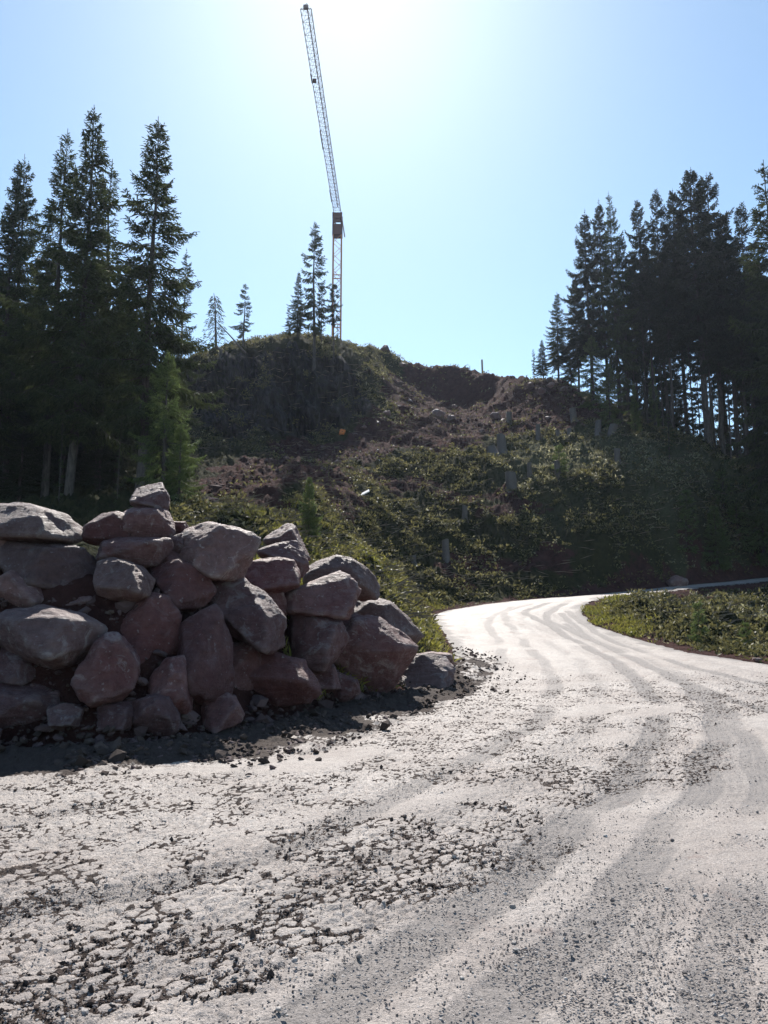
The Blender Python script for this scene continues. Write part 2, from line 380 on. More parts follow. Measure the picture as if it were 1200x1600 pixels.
def build_ground():
    ys = np.concatenate([[-260, -140, -80, -50, -35, -25, -18, -12, -8, -5, -3, -1.5, 0, 1], np.arange(1.6, 12, .16), 12 * (1.0042 ** np.arange(0, 470)) ])
    y0 = ys[-1]; ys = np.concatenate([ys, y0 + .4 * 1.075 ** np.arange(0, 80)])
    ys = ys[ys < 900]
    s = np.linspace(-1, 1, 861)
    g = np.sign(s) * (np.abs(s) * .62 + np.maximum(0, np.abs(s) - .9) ** 2 * 900)
    Wd = np.maximum(3., ys)
    X = Wd[:, None] * g[None]; Y = np.repeat(ys[:, None], len(s), 1)
    X = np.where(np.abs(X) > 900, np.sign(X) * (900 + np.abs(s[None]) * 3 + 0 * X), X)
    h, sd_ = base_h(X, Y)
    e, d = masks(X, Y, h, sd_)
    gy, gx = np.gradient(h); sl = np.abs(gy / np.gradient(ys)[:, None])
    steep = smooth(.8, 1.2, sl) * (Y > 50) * (Y < 75) * (X < -1)
    off = smooth(.1, 2.5, sd_)
    lump = fbm(X * .55, Y * .55, 5, 1, .62) * .42 + np.abs(fbm(X * 1.1, Y * 1.1, 4, 5, .6)) * .60
    lump_e = fbm(X * .5, Y * .5, 6, 11, .58) * .40 + np.abs(fbm(X * .9 + Y * .5, Y * 1.1 - X * .3, 4, 15)) * .4
    far = smooth(14, 30, Y)
    z = h + off * (lump * (1 - e) + lump_e * e) * (.35 + .65 * far) 
    rb = off * .35 * smooth(60, 80, Y) * (fbm(X * .16, Y * .16, 4, 31)) 
    z = z + rb
    z = z - .05 * smooth(.35, -.1, sd_)
    # craggy rock on the cliff: push along the face
    c = fbm3(X * .45, z * .16, Y * .3, 6, .62)
    c = c + .5 * np.abs(noise3(X * 1.1, z * .35, Y * .4)) 
    Y2 = Y + steep * c * 2.6
    V = np.stack([X, Y2, z], -1).reshape(-1, 3)
    ny, nx = X.shape
    i = np.arange(ny * nx).reshape(ny, nx)
    F = np.stack([i[:-1, :-1], i[:-1, 1:], i[1:, 1:], i[1:, :-1]], -1).reshape(-1, 4)
    me = fast_mesh('ground', V, F, [M_ground])
    attr(me, 'earth', e.ravel()); attr(me, 'sunlit_dry', d.ravel()); attr(me, 'rock', steep.ravel())
    o = link('ground', me); tag(o, kind='structure')
build_ground()

def catmull(pts, k=6):
    p = np.array(pts, float); p = np.vstack([2 * p[0] - p[1], p, 2 * p[-1] - p[-2]]); out = []
    for i in range(1, len(p) - 2):
        for t in np.linspace(0, 1, k, endpoint=False):
            a, b, c, d = p[i - 1:i + 3]
            out.append(.5 * (2 * b + (c - a) * t + (2 * a - 5 * b + 4 * c - d) * t * t + (3 * b - a - 3 * c + d) * t ** 3))
    out.append(p[-2]); return np.array(out)
TRACKS = [catmull([hit(u, v, 1.5, 60)[:2] for u, v in tr]) for tr in (
    [(430, 1640), (700, 1440), (900, 1290), (1005, 1180), (1030, 1100), (965, 1035), (875, 988), (822, 957), (862, 941)],
    [(700, 1660), (930, 1450), (1045, 1310), (1110, 1200), (1120, 1120), (1050, 1055), (930, 1002), (852, 966), (885, 943)],
    [(0, 1290), (300, 1225), (560, 1150), (720, 1080), (785, 1020), (765, 972), (800, 948)],
    [(0, 1430), (350, 1345), (650, 1235), (830, 1130), (865, 1055), (812, 992), (790, 957), (830, 944)],
    [(1150, 1640), (1180, 1400), (1190, 1260), (1175, 1160), (1085, 1075), (965, 1018), (880, 975)],
    [(1260, 1130), (1090, 1072), (975, 1020), (900, 980), (875, 958)], [(1260, 1085), (1120, 1052), (1000, 1016), (912, 975), (885, 955)],
    [(900, 1640), (1010, 1480), (1100, 1330), (1150, 1200), (1140, 1120), (1060, 1050)])]
def linedist(x, y, pl):
    d = np.full(x.shape, 1e9)
    for (ax, ay), (bx, by) in zip(pl[:-1], pl[1:]):
        ex, ey = bx - ax, by - ay; L = ex * ex + ey * ey + 1e-9
        t = np.clip(((x - ax) * ex + (y - ay) * ey) / L, 0, 1); d = np.minimum(d, np.hypot(x - ax - t * ex, y - ay - t * ey))
    return d
def tread(X, Y):
    a, b = .75 * X + .66 * Y, -.66 * X + .75 * Y
    q1 = b * 14.5 + .55 * fbm(X * 3, Y * 3, 4, 50, .65); q2 = a * 8.5 + .55 * fbm(X * 3, Y * 3, 4, 55, .65)
    f1, f2, rv = cells(q1, q2, 3)
    crack = smooth(.36, .05, f2 - f1 + .13 * fbm(X * 11, Y * 11, 3, 58))
    lat = X - (Y - 5) * .62
    zone = smooth(-.15, .35, fbm(a * .22, b * .7, 3, 60) * 1.2 + .10 + .65 * smooth(2.2, -1.5, lat) - .6 * smooth(.1, 1.5, lat))
    zone = zone * smooth(24, 14, Y)
    cl = crack * zone * smooth(-.25, .3, fbm(X * 3.1, Y * 3.1, 4, 66) + .1)
    return crack, zone, rv, cl
def build_road():
    ys = [1.3]
    while ys[-1] < 64: ys.append(ys[-1] + max(.008, ys[-1] * .0033))
    ys = np.concatenate([np.arange(-5.5, 1.3, .12), ys])
    s = np.linspace(-1, 1, 1101); Wd = np.maximum(2.2, ys) * .66
    Wd = np.where(ys < 1.3, 14, Wd)
    X = Wd[:, None] * s[None]; Y = np.repeat(ys[:, None], len(s), 1)
    h, sd_ = base_h(X, Y)
    wx = X + .16 * fbm(X * .5, Y * .5, 2, 3); wy = Y + .16 * fbm(X * .5, Y * .5, 2, 8)
    rut = np.zeros(X.shape); dmin = np.full(X.shape, 9.)
    for k, tr in enumerate(TRACKS):
        d = linedist(wx, wy, tr); dmin = np.minimum(dmin, d)
        a_, w_ = [(1, .22), (.9, .20), (.6, .2), (.65, .2), (.8, .2), (.8, .2), (.8, .2), (.55, .15)][k]
        rut = np.maximum(rut, a_ * np.exp(-(d / w_) ** 4)); rut = np.maximum(rut, .5 * a_ * np.exp(-((d - 1.0) / (w_ * 1.3)) ** 2))
    rut *= smooth(-.9, -.1, fbm(X * .5, Y * .35, 3, 40))
    fine = n2(dmin * 22, X * 0 + .5, 44) + .5 * fbm(X * 9, Y * 9, 3, 45)
    crack, zone, rv, cl = tread(X, Y)
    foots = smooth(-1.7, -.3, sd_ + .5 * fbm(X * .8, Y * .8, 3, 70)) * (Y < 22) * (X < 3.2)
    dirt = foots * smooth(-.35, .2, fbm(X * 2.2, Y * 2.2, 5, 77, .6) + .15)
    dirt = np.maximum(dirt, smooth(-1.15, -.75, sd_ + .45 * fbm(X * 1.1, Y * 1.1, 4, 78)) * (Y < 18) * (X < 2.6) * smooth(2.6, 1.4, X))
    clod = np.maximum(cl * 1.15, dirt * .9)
    edge = smooth(-.6, .0, sd_ + .3 * fbm(X * 1.3, Y * 1.3, 3, 71)) * (Y > 16)
    z = h + .004 - .035 * rut * .8 + .006 * fine * smooth(.1, .8, rut) \
        + zone * ((rv - .5) * .013 - .017 * crack + .028 * cl * np.abs(fbm(X * 14, Y * 14, 3, 80))) \
        + .006 * fbm(X * 6, Y * 6, 4, 81, .6) + .014 * fbm(X * .8, Y * .8, 3, 82) \
        + foots * (.05 * np.abs(fbm(X * 2.6, Y * 2.6, 5, 83, .62)) + .10 * smooth(-.9, -.1, sd_))
    keep = sd_ + .18 * fbm(X * 2.4, Y * 2.4, 3, 90) < .12
    z = z - .06 * smooth(-.05, .3, sd_)
    ny, nx = X.shape; i = np.arange(ny * nx).reshape(ny, nx)
    F = np.stack([i[:-1, :-1], i[:-1, 1:], i[1:, 1:], i[1:, :-1]], -1).reshape(-1, 4)
    k = keep.ravel(); F = F[k[F].all(1)]
    used = np.zeros(ny * nx, bool); used[F.ravel()] = True; mp = np.cumsum(used) - 1
    V = np.stack([X, Y, z], -1).reshape(-1, 3)[used]; F = mp[F]
    me = fast_mesh('road', V, F, [M_road])
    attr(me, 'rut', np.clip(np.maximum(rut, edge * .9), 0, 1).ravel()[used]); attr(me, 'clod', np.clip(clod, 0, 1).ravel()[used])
    tag(link('road', me), kind='structure')
build_road()

# ------------------------------------------------------------------ rocks
_ico = {}
def ico(n):
    if n not in _ico:
        bm = bmesh.new(); bmesh.ops.create_icosphere(bm, subdivisions=n, radius=1)
        v = np.array([w.co[:] for w in bm.verts]); f = np.array([[w.index for w in p.verts] for p in bm.faces]); bm.free(); _ico[n] = (v, f)
    return _ico[n]
def hull_planes(pts):
    bm = bmesh.new()
    for p in pts: bm.verts.new(p)
    bmesh.ops.convex_hull(bm, input=bm.verts)
    bm.normal_update(); pl = []
    for f in bm.faces:
        n = np.array(f.normal[:]); d = float(np.dot(n, np.array(f.verts[0].co[:])))
        if d < 0: n, d = -n, -d
        if f.calc_area() > 1e-6: pl.append((*n, d))
    bm.free(); return np.array(pl)
def rock_from_points(pts, seed, n=5, rough=.024, soft=140):
    pts = np.array(pts); c = pts.mean(0); size = np.ptp(pts, axis=0).mean() / 2
    pl = hull_planes(pts - c)
    rc = np.random.RandomState(seed + 500); k_ = 3
    nn_ = rc.normal(size=(k_, 3)); nn_ /= np.linalg.norm(nn_, axis=1)[:, None]
    sup = ((pts - c) @ nn_.T).max(0) * rc.uniform(.68, .85, k_)
    pl = np.vstack([pl, np.c_[nn_, sup]])
    d, f = ico(n)
    q = (d @ pl[:, :3].T) / np.maximum(pl[:, 3], .02 * size)[None]      # 1/r for each plane
    q = np.maximum(q, 1e-3) * size
    iv = (np.mean(q ** soft, 1) * q.shape[1]) ** (1 / soft)
    r = size / iv
    o = seed * 3.71
    p = d * r[:, None]; s = 1.0 / size
    nz = fbm3(p[:, 0] * s * 1.5 + o, p[:, 1] * s * 1.5, p[:, 2] * s * 1.5, 5, .55)
    # stepped bedding planes
    rs = np.random.RandomState(seed); ax = rs.normal(size=3) * (1, 1, 2.2); ax /= np.linalg.norm(ax)
    t = (p @ ax) * s * 5 + 1.5 * nz
    step = (t - np.floor(t)); step = smooth(0, .25, step) - step
    rdg = 1 - np.abs(fbm3(p[:, 0] * s * 3.1 + o, p[:, 1] * s * 3.1, p[:, 2] * s * 3.1 + 5, 4, .55))
    chip = smooth(.12, .19, noise3(p[:, 0] * s * 2.2 - o, p[:, 1] * s * 2.2, p[:, 2] * s * 2.2))
    r = r * (1 + rough * 1.7 * nz + rough * 1.1 * step + rough * 1.1 * (rdg - .7) - rough * 1.6 * chip)
    return d * r[:, None] + c, f, c
def boulder(poly, D, seed, mat, label, depth=.8, n=5):
    poly = np.array(poly, float); cu, cv = poly.mean(0); poly = (poly - (cu, cv)) * 1.11 + (cu, cv)
    out = []
    rs = np.random.RandomState(seed)
    W_ = [np.array(P(u, v, D)) for u, v in poly]; c = np.mean(W_, 0)
    rad = np.mean([np.linalg.norm(w - c) for w in W_]); T = rad * depth
    back = np.array([0, 1, .12]); 
    for w in W_:
        e = w - c
        out.append(w + np.array([0, rs.uniform(-.15, .2) * T, 0]))
    # front facet ring: pulled to the viewer, lower half further out so that the top face tilts up
    nn = len(W_); o_ = rs.randint(nn)
    for j in sorted(set(int(o_ + q * nn / 4.) % nn for q in range(3))):
        e = W_[j] - c
        k = rs.uniform(.6, .95); out.append(c + e * k + np.array([0, -T * (rs.uniform(.6, 1.05) - .4 * e[2] / rad), 0]))
    o_ = rs.randint(nn)
    for j in sorted(set(int(o_ + q * nn / 4.) % nn for q in range(4))):
        e = W_[j] - c
        k = rs.uniform(.5, .9); out.append(c + e * k + np.array([0, T * rs.uniform(.7, 1.2), T * .1]))
    V, F, cc = rock_from_points(out, seed, n)
    me = fast_mesh('boulder', V - cc, F, [mat])
    o = link('boulder', me, None, cc)
    tag(o, label, 'boulder', 'boulders stacked in a retaining pile beside the road')
    return o
def pile_depth(u, v, k=.58):
    d0 = np.interp(u, [-60, 0, 150, 300, 400, 500, 600, 710], [9.3, 9.35, 9.5, 10., 11.2, 12.6, 14.6, 16.9])
    D = d0
    for _ in range(4): D = d0 + .25 + k * max(0, P(u, v, D)[2])
    return D
B = [
 ([(-55,800),(0,790),(35,787),(75,797),(100,805),(122,832),(120,848),(60,850),(-30,846)],M_rock_brown,'long flat pale brown boulder topping the pile at its left end',0),
 ([(12,850),(90,851),(130,860),(148,888),(150,915),(110,930),(75,926),(15,905),(8,870)],M_rock_brown,'big smooth grey slab directly below the long flat brown boulder',.1),
 ([(-45,838),(8,846),(11,880),(0,902),(-45,895)],M_rock_grey,'boulder cut by the left picture edge beside the smooth grey slab',0),
 ([(2,903),(20,892),(55,913),(76,945),(60,957),(15,964),(0,935),(-12,915)],M_rock_grey,'small pointed grey boulder sitting on the sunlit flat boulder at left',-.1),
 ([(75,924),(150,918),(170,935),(162,968),(110,975),(76,958)],M_rock,'dark shaded boulder tucked in under the smooth grey slab',.25),
 ([(-25,970),(15,956),(65,950),(130,962),(160,980),(152,1002),(120,1035),(85,1043),(30,1022),(-20,1000)],M_rock_grey,'large flat boulder with a bright sunlit patch, left side of the pile',-.2),
 ([(-30,1008),(10,1012),(45,1032),(63,1052),(45,1072),(0,1068),(-40,1060)],M_rock,'low brownish boulder under the flat sunlit-patch boulder at the left edge',.05),
 ([(165,993),(200,995),(209,1030),(211,1072),(185,1092),(150,1102),(128,1087),(121,1062),(140,1030),(152,1005)],M_rock,'upright egg-shaped boulder with slanting ridges across its face',-.25),
 ([(170,958),(205,940),(238,931),(262,935),(279,965),(277,1010),(265,1042),(225,1056),(205,1042),(180,1000)],M_rock_red,'big dark boulder with white speckles left of the tall red-streaked one',.15),
 ([(148,880),(175,873),(215,885),(236,905),(233,930),(195,943),(160,930),(148,905)],M_rock_brown,'small angular pale brown boulder with a lit upper edge, mid pile left',-.2),
 ([(147,852),(190,841),(262,842),(266,858),(245,882),(200,890),(155,880)],M_rock,'flat rough-topped dark boulder above the small angular brown one',.1),
 ([(135,822),(160,804),(195,800),(203,815),(200,842),(165,852),(128,848)],M_rock_red,'dark red boulder next to the upper end of the long flat brown one',.15),
 ([(195,802),(215,792),(255,796),(273,812),(270,837),(230,850),(203,840)],M_rock,'purple boulder carrying the topmost reddish boulder of the pile',.1),
 ([(208,775),(215,762),(250,755),(259,768),(262,790),(255,804),(225,798),(208,790)],M_rock,'small reddish boulder perched highest on the whole pile',.1),
 ([(258,815),(290,816),(298,828),(285,842),(265,840)],M_rock_red,'tiny dark red rock wedged right of the purple boulder near the top',.25),
 ([(262,842),(284,834),(291,850),(288,873),(268,874),(258,860)],M_rock,'small rock squeezed left of the pale flat-topped block',.15),
 ([(290,823),(330,819),(375,827),(401,842),(394,860),(375,902),(345,906),(300,891),(284,882),(286,845)],M_rock_grey,'pale block with a bright sunlit flat top, upper middle of the pile',-.25),
 ([(238,886),(285,877),(320,895),(335,920),(322,947),(280,958),(250,922)],M_rock_red,'dark boulder below the pale flat-topped block, left of the leaning one',.2),
 ([(300,945),(325,938),(346,960),(356,1000),(362,1050),(354,1090),(312,1096),(292,1060),(277,1010),(281,972)],M_rock_red,'tall upright boulder with white and red streaks down its face',-.15),
 ([(316,903),(375,902),(412,930),(441,965),(438,1005),(420,1016),(385,1006),(355,985),(342,955),(322,940)],M_rock,'large leaning reddish boulder with a rounded right shoulder in the pile centre',-.05),
 ([(384,880),(425,872),(456,877),(469,900),(468,915),(430,927),(405,932),(378,905)],M_rock_red,'very dark red boulder right of the pale flat-topped block',.05),
 ([(403,862),(435,850),(463,845),(476,868),(482,890),(468,904),(452,880),(415,876)],M_rock,'purple-grey wedge lying on top of the very dark red boulder',.05),
 ([(413,846),(420,835),(446,817),(461,825),(478,860),(483,872),(470,882),(440,868)],M_rock,'pointed reddish boulder behind the purple-grey wedge at the pile top',.35),
 ([(430,935),(460,925),(500,905),(530,894),(558,905),(558,930),(541,965),(500,970),(455,962),(433,950)],M_rock,'broad pale-dusted boulder with a humped right end, right half of the pile',-.2),
 ([(478,880),(510,867),(550,875),(575,890),(601,920),(590,934),(560,935),(550,905),(520,893),(480,912)],M_rock_brown,'curved orange-brown boulder along the upper right shoulder of the pile',.2),
 ([(443,962),(470,960),(500,967),(532,972),(541,1000),(520,1027),(510,1047),(495,1054),(470,1042),(443,1030)],M_rock,'squarish boulder directly under the broad pale-dusted one',-.05),
 ([(533,970),(555,961),(595,971),(625,990),(649,1012),(632,1032),(622,1060),(605,1084),(570,1074),(520,1055),(525,1020),(540,995)],M_rock,'largest many-sided boulder near the lower right end of the pile',-.2),
 ([(558,935),(595,931),(625,953),(659,992),(645,1004),(610,988),(580,970),(550,962)],M_rock_brown,'sloping reddish slab behind the largest many-sided boulder, next to the grass',.3),
 ([(400,1014),(440,1027),(472,1034),(490,1060),(500,1085),(480,1098),(425,1101),(396,1082),(391,1055)],M_rock_red,'rounded red boulder with a bright crumbly crest at the foot of the pile',-.25),
 ([(624,1036),(660,1026),(695,1028),(707,1045),(705,1075),(690,1087),(650,1090),(618,1076)],M_rock_grey,'low blocky white-stained boulder, last one at the right end of the pile',0),
 ([(238,1048),(262,1030),(285,1028),(302,1060),(306,1092),(290,1120),(258,1104),(228,1082)],M_rock,'dark wedge-shaped boulder at the foot of the tall streaked boulder',-.05),
 ([(156,1104),(200,1099),(207,1118),(202,1140),(158,1140)],M_rock,'small half-buried block below the ridged egg-shaped boulder',-.1),
 ([(202,1100),(240,1087),(263,1090),(279,1120),(276,1150),(213,1150)],M_rock,'half-buried boulder in front of the dark wedge at the pile foot',-.2),
 ([(500,1060),(530,1052),(556,1064),(562,1083),(540,1096),(503,1092)],M_rock,'small rounded boulder under the squarish one, at the ground',.0),
 ([(318,1092),(355,1085),(380,1096),(384,1122),(345,1142),(310,1126)],M_rock,'small dark boulder half sunk in soil below the tall streaked boulder',-.2),
 ([(76,1106),(108,1098),(126,1110),(120,1134),(82,1136)],M_rock_grey,'small pale rock sunk in dark soil at the left foot of the pile',-.2),
 ([(-40,1066),(40,1070),(85,1082),(92,1118),(30,1145),(-40,1145)],M_rock,'broad dark boulder in deep shade at the lower left corner of the pile',.05),
 ([(345,1008),(400,1005),(412,1060),(385,1098),(345,1090)],M_rock,'recessed black-shaded boulder in the gap right of the tall streaked one',.45),
 ([(634,1026),(675,1019),(703,1022),(708,1040),(690,1046),(636,1044)],M_rock_grey,'thin pale slab behind the last low block at the right end',.5),
 ([(60,1040),(130,1032),(140,1075),(110,1105),(60,1100)],M_rock,'recessed dark boulder left of the ridged egg-shaped one',.35),
 ([(205,1040),(245,1040),(250,1085),(215,1100),(195,1080)],M_rock_red,'deep-set dark red boulder between the egg-shaped and the wedge boulder',.3),
 ([(470,1040),(520,1040),(530,1075),(500,1085),(470,1075)],M_rock,'shadowed boulder behind the red one with the crumbly crest',.35),
 ([(255,850),(300,880),(300,915),(250,920),(225,890)],M_rock,'dark filler boulder between the small angular brown one and the pale block',.35),
 ([(440,925),(400,905),(380,930),(410,965),(450,965)],M_rock,'shaded filler boulder behind the rounded shoulder of the leaning one',.35),
]
for i, (poly, mat, lab, dd) in enumerate(B):
    cu = np.mean([p[0] for p in poly]); cv = np.mean([p[1] for p in poly])
    boulder(poly, pile_depth(cu, cv) + dd, i + 11, mat, lab, .95)

# ------------------------------------------------------------------ blade / twig meshes
def diamonds(base, direc, length, width, rs, planes=2, bend=.0):
    """elongated rhombus leaves; base (n,3), direc (n,3) unit"""
    n = len(base); Vs = []; Fs = []; off = 0
    up = rs.normal(size=(n, 3))
    s = np.cross(direc, up); s /= np.linalg.norm(s, axis=1)[:, None] + 1e-9
    for k in range(planes):
        sd_ = s if k == 0 else np.cross(direc, s)
        mid = base + direc * (length * .45)[:, None]
        tip = base + direc * length[:, None] - np.array([0, 0, 1]) * (bend * length)[:, None]
        V = np.stack([base, mid + sd_ * (width * .5)[:, None], tip, mid - sd_ * (width * .5)[:, None]], 1).reshape(-1, 3)
        Vs.append(V); Fs.append(np.arange(4 * n).reshape(n, 4) + off); off += 4 * n
    return np.concatenate(Vs), np.concatenate(Fs)
def tube(pts, radii, sides=6):
    pts = np.array(pts, float); radii = np.array(radii, float); n = len(pts)
    t = np.gradient(pts, axis=0); t /= np.linalg.norm(t, axis=1)[:, None] + 1e-9
    ref = np.array([1., 0, 0]) if abs(t[0][0]) < .8 else np.array([0, 1., 0])
    a = np.cross(t, ref); a /= np.linalg.norm(a, axis=1)[:, None] + 1e-9; b = np.cross(t, a)
    an = np.linspace(0, 2 * math.pi, sides, endpoint=False)
    V = pts[:, None] + radii[:, None, None] * (np.cos(an)[None, :, None] * a[:, None] + np.sin(an)[None, :, None] * b[:, None])
    V = V.reshape(-1, 3); i = np.arange(n * sides).reshape(n, sides); j = np.roll(i, -1, 1)
    F = np.stack([i[:-1], j[:-1], j[1:], i[1:]], -1).reshape(-1, 4)
    return V, F
class Acc:
    def __init__(s): s.V = []; s.F = []; s.M = []; s.n = 0
    def add(s, V, F, m=0):
        s.V.append(V); s.F.append(F + s.n); s.M.append(np.full(len(F), m)); s.n += len(V)
    def mesh(s, name, mats, sm=False):
        k = {}
        for f, m in zip(s.F, s.M): k.setdefault(f.shape[1], []).append((f, m))
        fs = [np.concatenate([a for a, b in v]) for v in k.values()]; ms = np.concatenate([np.concatenate([b for a, b in v]) for v in k.values()])
        return fast_mesh(name, np.concatenate(s.V), fs, mats, sm, ms)

def make_spruce(seed, h, cb, rad, dens=1., needles=None, sparse=0., top_pow=.85, droop=1., dead=0, trunk_r=.013, tw=.055):
    """returns (trunk mesh, crown mesh); origin at base"""
    rs = np.random.RandomState(seed); needles = needles or M_needle
    zz = np.linspace(-.8, h, 18)
    wob = np.cumsum(rs.normal(size=(18, 2)), 0) * h * .0016; wob -= wob[1]
    r = np.maximum(h * trunk_r * (1 - np.clip(zz / h, 0, 1)) ** .85, .012); r[0] *= 1.2
    T = Acc(); T.add(*tube(np.c_[wob, zz], r, 9))
    tm = T.mesh('trunk', [M_bark], True)
    A = Acc(); TB = []; TD = []; TL = []
    z = h * cb; side = rs.uniform(0, 6.28)
    lo_rand = rs.uniform(.7, 1.25, 12)
    while z < h * .972:
        t = (z - h * cb) / (h * (1 - cb))
        prof = (1 - t) ** top_pow * min(1, .55 + t * 3)
        nb = int(round(5.6 * dens * (1 - .2 * t)))
        ph0 = rs.uniform(0, 6.28); zj = z
        for bi in range(nb):
            z = zj + (rs.uniform(-.5, .5) * .24 if bi % 2 else rs.uniform(-.05, .05))
            if rs.rand() < sparse: continue
            az = (ph0 + bi * 6.28 / nb + rs.normal() * .25) % 6.28
            L = rad * prof * (rs.uniform(.5, 1.1) if rs.rand() < .8 else rs.uniform(1.1, 1.4)) * lo_rand[int(az * 1.9) % 12] + .12
            el0 = R(40 * t ** 1.3 - 16 * (1 - t) + rs.normal() * 8)
            m = max(4, int(L / .3) + 3)
            q = np.linspace(0, 1, m)
            el = el0 - droop * .45 * np.sin(q * 3.0) * (1 - t) + .55 * q ** 2
            st = L / (m - 1)
            azv = az + np.cumsum(rs.normal(size=m)) * .06
            dx = np.cos(azv) * np.cos(el); dy = np.sin(azv) * np.cos(el); dz = np.sin(el)
            pts = np.stack([np.cumsum(dx), np.cumsum(dy), np.cumsum(dz)], 1) * st
            pts = pts - pts[0]; wx = np.interp(z, zz, wob[:, 0]); wy = np.interp(z, zz, wob[:, 1])
            pts += (wx, wy, z + rs.uniform(-.1, .1))
            A.add(*tube(pts, np.linspace(.010 + L * .009, .004, m), 3), 1)
            if dead and rs.rand() < dead: continue
            # twigs
            step = .085 if L > .8 else .06
            k = max(4, int(L / step)); s_ = np.linspace(.12 if L < 1 else .2, 1, k) 
            bx = np.stack([np.interp(s_, q, pts[:, i]) for i in range(3)], 1)
            tx = np.stack([np.interp(s_, q, d_) for d_ in (dx, dy, dz)], 1); tx /= np.linalg.norm(tx, axis=1)[:, None]
            sdv = np.cross(tx, (0, 0, 1.)); sdv /= np.linalg.norm(sdv, axis=1)[:, None] + 1e-6
            for sg in (-1, 1):
                l = np.clip(.15 + .42 * (1 - s_) * L ** .6 + rs.uniform(-.05, .1, k), .1, .75) * (.5 + .5 * smooth(0, .3, s_))
                hang = rs.uniform(.0, 1.3, k) * (1 - t) * droop
                dr = tx * rs.uniform(.5, .9, k)[:, None] + sdv * sg * rs.uniform(.5, .9, k)[:, None] - np.array([0, 0, 1.]) * hang[:, None] + rs.normal(size=(k, 3)) * .12
                dr /= np.linalg.norm(dr, axis=1)[:, None]
                TB.append(bx); TD.append(dr); TL.append(l)
                big = l > .22
                if big.any():
                    for fr in (.35, .6, .8):
                        b2 = bx[big] + dr[big] * (l[big] * fr)[:, None]
                        d2 = dr[big] * .6 + sdv[big] * rs.uniform(-.7, .7, big.sum())[:, None] - np.array([0, 0, 1.]) * rs.uniform(-.1, .7, big.sum())[:, None] + rs.normal(size=(big.sum(), 3)) * .3
                        d2 /= np.linalg.norm(d2, axis=1)[:, None]
                        TB.append(b2); TD.append(d2); TL.append(l[big] * rs.uniform(.35, .6))
            TB.append(pts[-1:]); TD.append(tx[-1:]); TL.append(np.array([.16]))
        z = zj + (rs.uniform(.34, .56) if h > 8 else rs.uniform(.16, .24)) * (1 - .3 * t)
    # leader
    for zt in np.linspace(h * .955, h * .985, 4):
        for a_ in range(4):
            an = rs.uniform(0, 6.28); TB.append(np.array([[np.interp(zt, zz, wob[:, 0]), np.interp(zt, zz, wob[:, 1]), zt]]))
            TD.append(np.array([[math.cos(an) * .6, math.sin(an) * .6, .55]])); TL.append(np.array([.16 + (h - zt) * .2]))
    TB = np.concatenate(TB); TD = np.concatenate(TD); TL = np.concatenate(TL)
    wd = np.full(len(TL), tw) * rs.uniform(.7, 1.3, len(TL)) + TL * .05
    V, F = diamonds(TB, TD, TL, wd, rs, 2, .08); A.add(V, F, 0)
    cm = A.mesh('crown', [needles, M_bark])
    return tm, cm, h
SP_ = {
 'dense':  make_spruce(1, 20, .18, 3.0, .95, sparse=.05, tw=.038, top_pow=1.0, trunk_r=.0095),
 'dense2': make_spruce(2, 20, .22, 2.8, .9, sparse=.10, tw=.038, top_pow=.95, trunk_r=.0095, droop=1.2),
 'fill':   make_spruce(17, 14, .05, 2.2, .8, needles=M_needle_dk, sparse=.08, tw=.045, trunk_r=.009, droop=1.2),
 'open':   make_spruce(3, 20, .20, 3.3, .75, sparse=.14, droop=1.4, tw=.034, trunk_r=.009, top_pow=1.),
 'slim':   make_spruce(4, 20, .25, 2.1, .7, sparse=.3, droop=1.5, tw=.036, trunk_r=.008),
 'slim2':  make_spruce(14, 14, .5, 1.6, .55, needles=M_needle_dk, sparse=.4, droop=1.4, tw=.05, trunk_r=.008),
 'sparse': make_spruce(5, 14, .25, 1.7, .6, sparse=.42, droop=1.5, trunk_r=.009, tw=.045, top_pow=.75),
 'ragged': make_spruce(15, 16, .55, 1.9, .8, needles=M_needle_dk, sparse=.25, droop=1.3, trunk_r=.009, tw=.05, top_pow=.6),
 'young':  make_spruce(6, 6, .03, 1.6, .9, needles=M_needle_lt, tw=.03, droop=1., top_pow=.95, sparse=.2),
 'fresh':  make_spruce(13, 11, .04, 2.6, .8, needles=M_needle_lt, tw=.034, droop=1.3, top_pow=.8, sparse=.15),
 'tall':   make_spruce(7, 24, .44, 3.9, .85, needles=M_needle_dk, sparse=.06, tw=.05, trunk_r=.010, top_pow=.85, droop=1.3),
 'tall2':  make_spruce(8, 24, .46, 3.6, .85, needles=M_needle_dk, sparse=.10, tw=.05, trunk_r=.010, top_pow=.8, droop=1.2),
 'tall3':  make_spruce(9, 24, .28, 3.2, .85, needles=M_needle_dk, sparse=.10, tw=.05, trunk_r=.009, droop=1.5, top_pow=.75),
 'sap':    make_spruce(10, 2.2, .03, .75, .8, needles=M_needle_lt, tw=.026, droop=.6, trunk_r=.010, sparse=.2),
 'thin':   make_spruce(16, 12, .05, 2.3, .75, needles=M_needle_dk, sparse=.45, droop=1.3, tw=.045, trunk_r=.008),
 'bare':   make_spruce(12, 14, .12, .9, .5, sparse=.5, dead=.75, trunk_r=.008),
}
def tree(kind, u, v, D, label, group, vb=None, wide=1., name='spruce_tree', rot=None):
    """top at pixel (u,v) at depth D; stands on the terrain"""
    x, y, z = P(u, v, D); tm, cm, h = SP_[kind]; g = zat(x, y)
    e = bpy.data.objects.new(name, None); COL.objects.link(e); e.location = (x, y, g - .1)
    k = (z - g + .1) / h
    e.scale = (k * wide, k * wide, k); e.rotation_euler = (0, 0, random.uniform(0, 6.28) if rot is None else rot)
    link('trunk', tm, e); link('crown', cm, e)
    tag(e, label, 'tree', group); return e
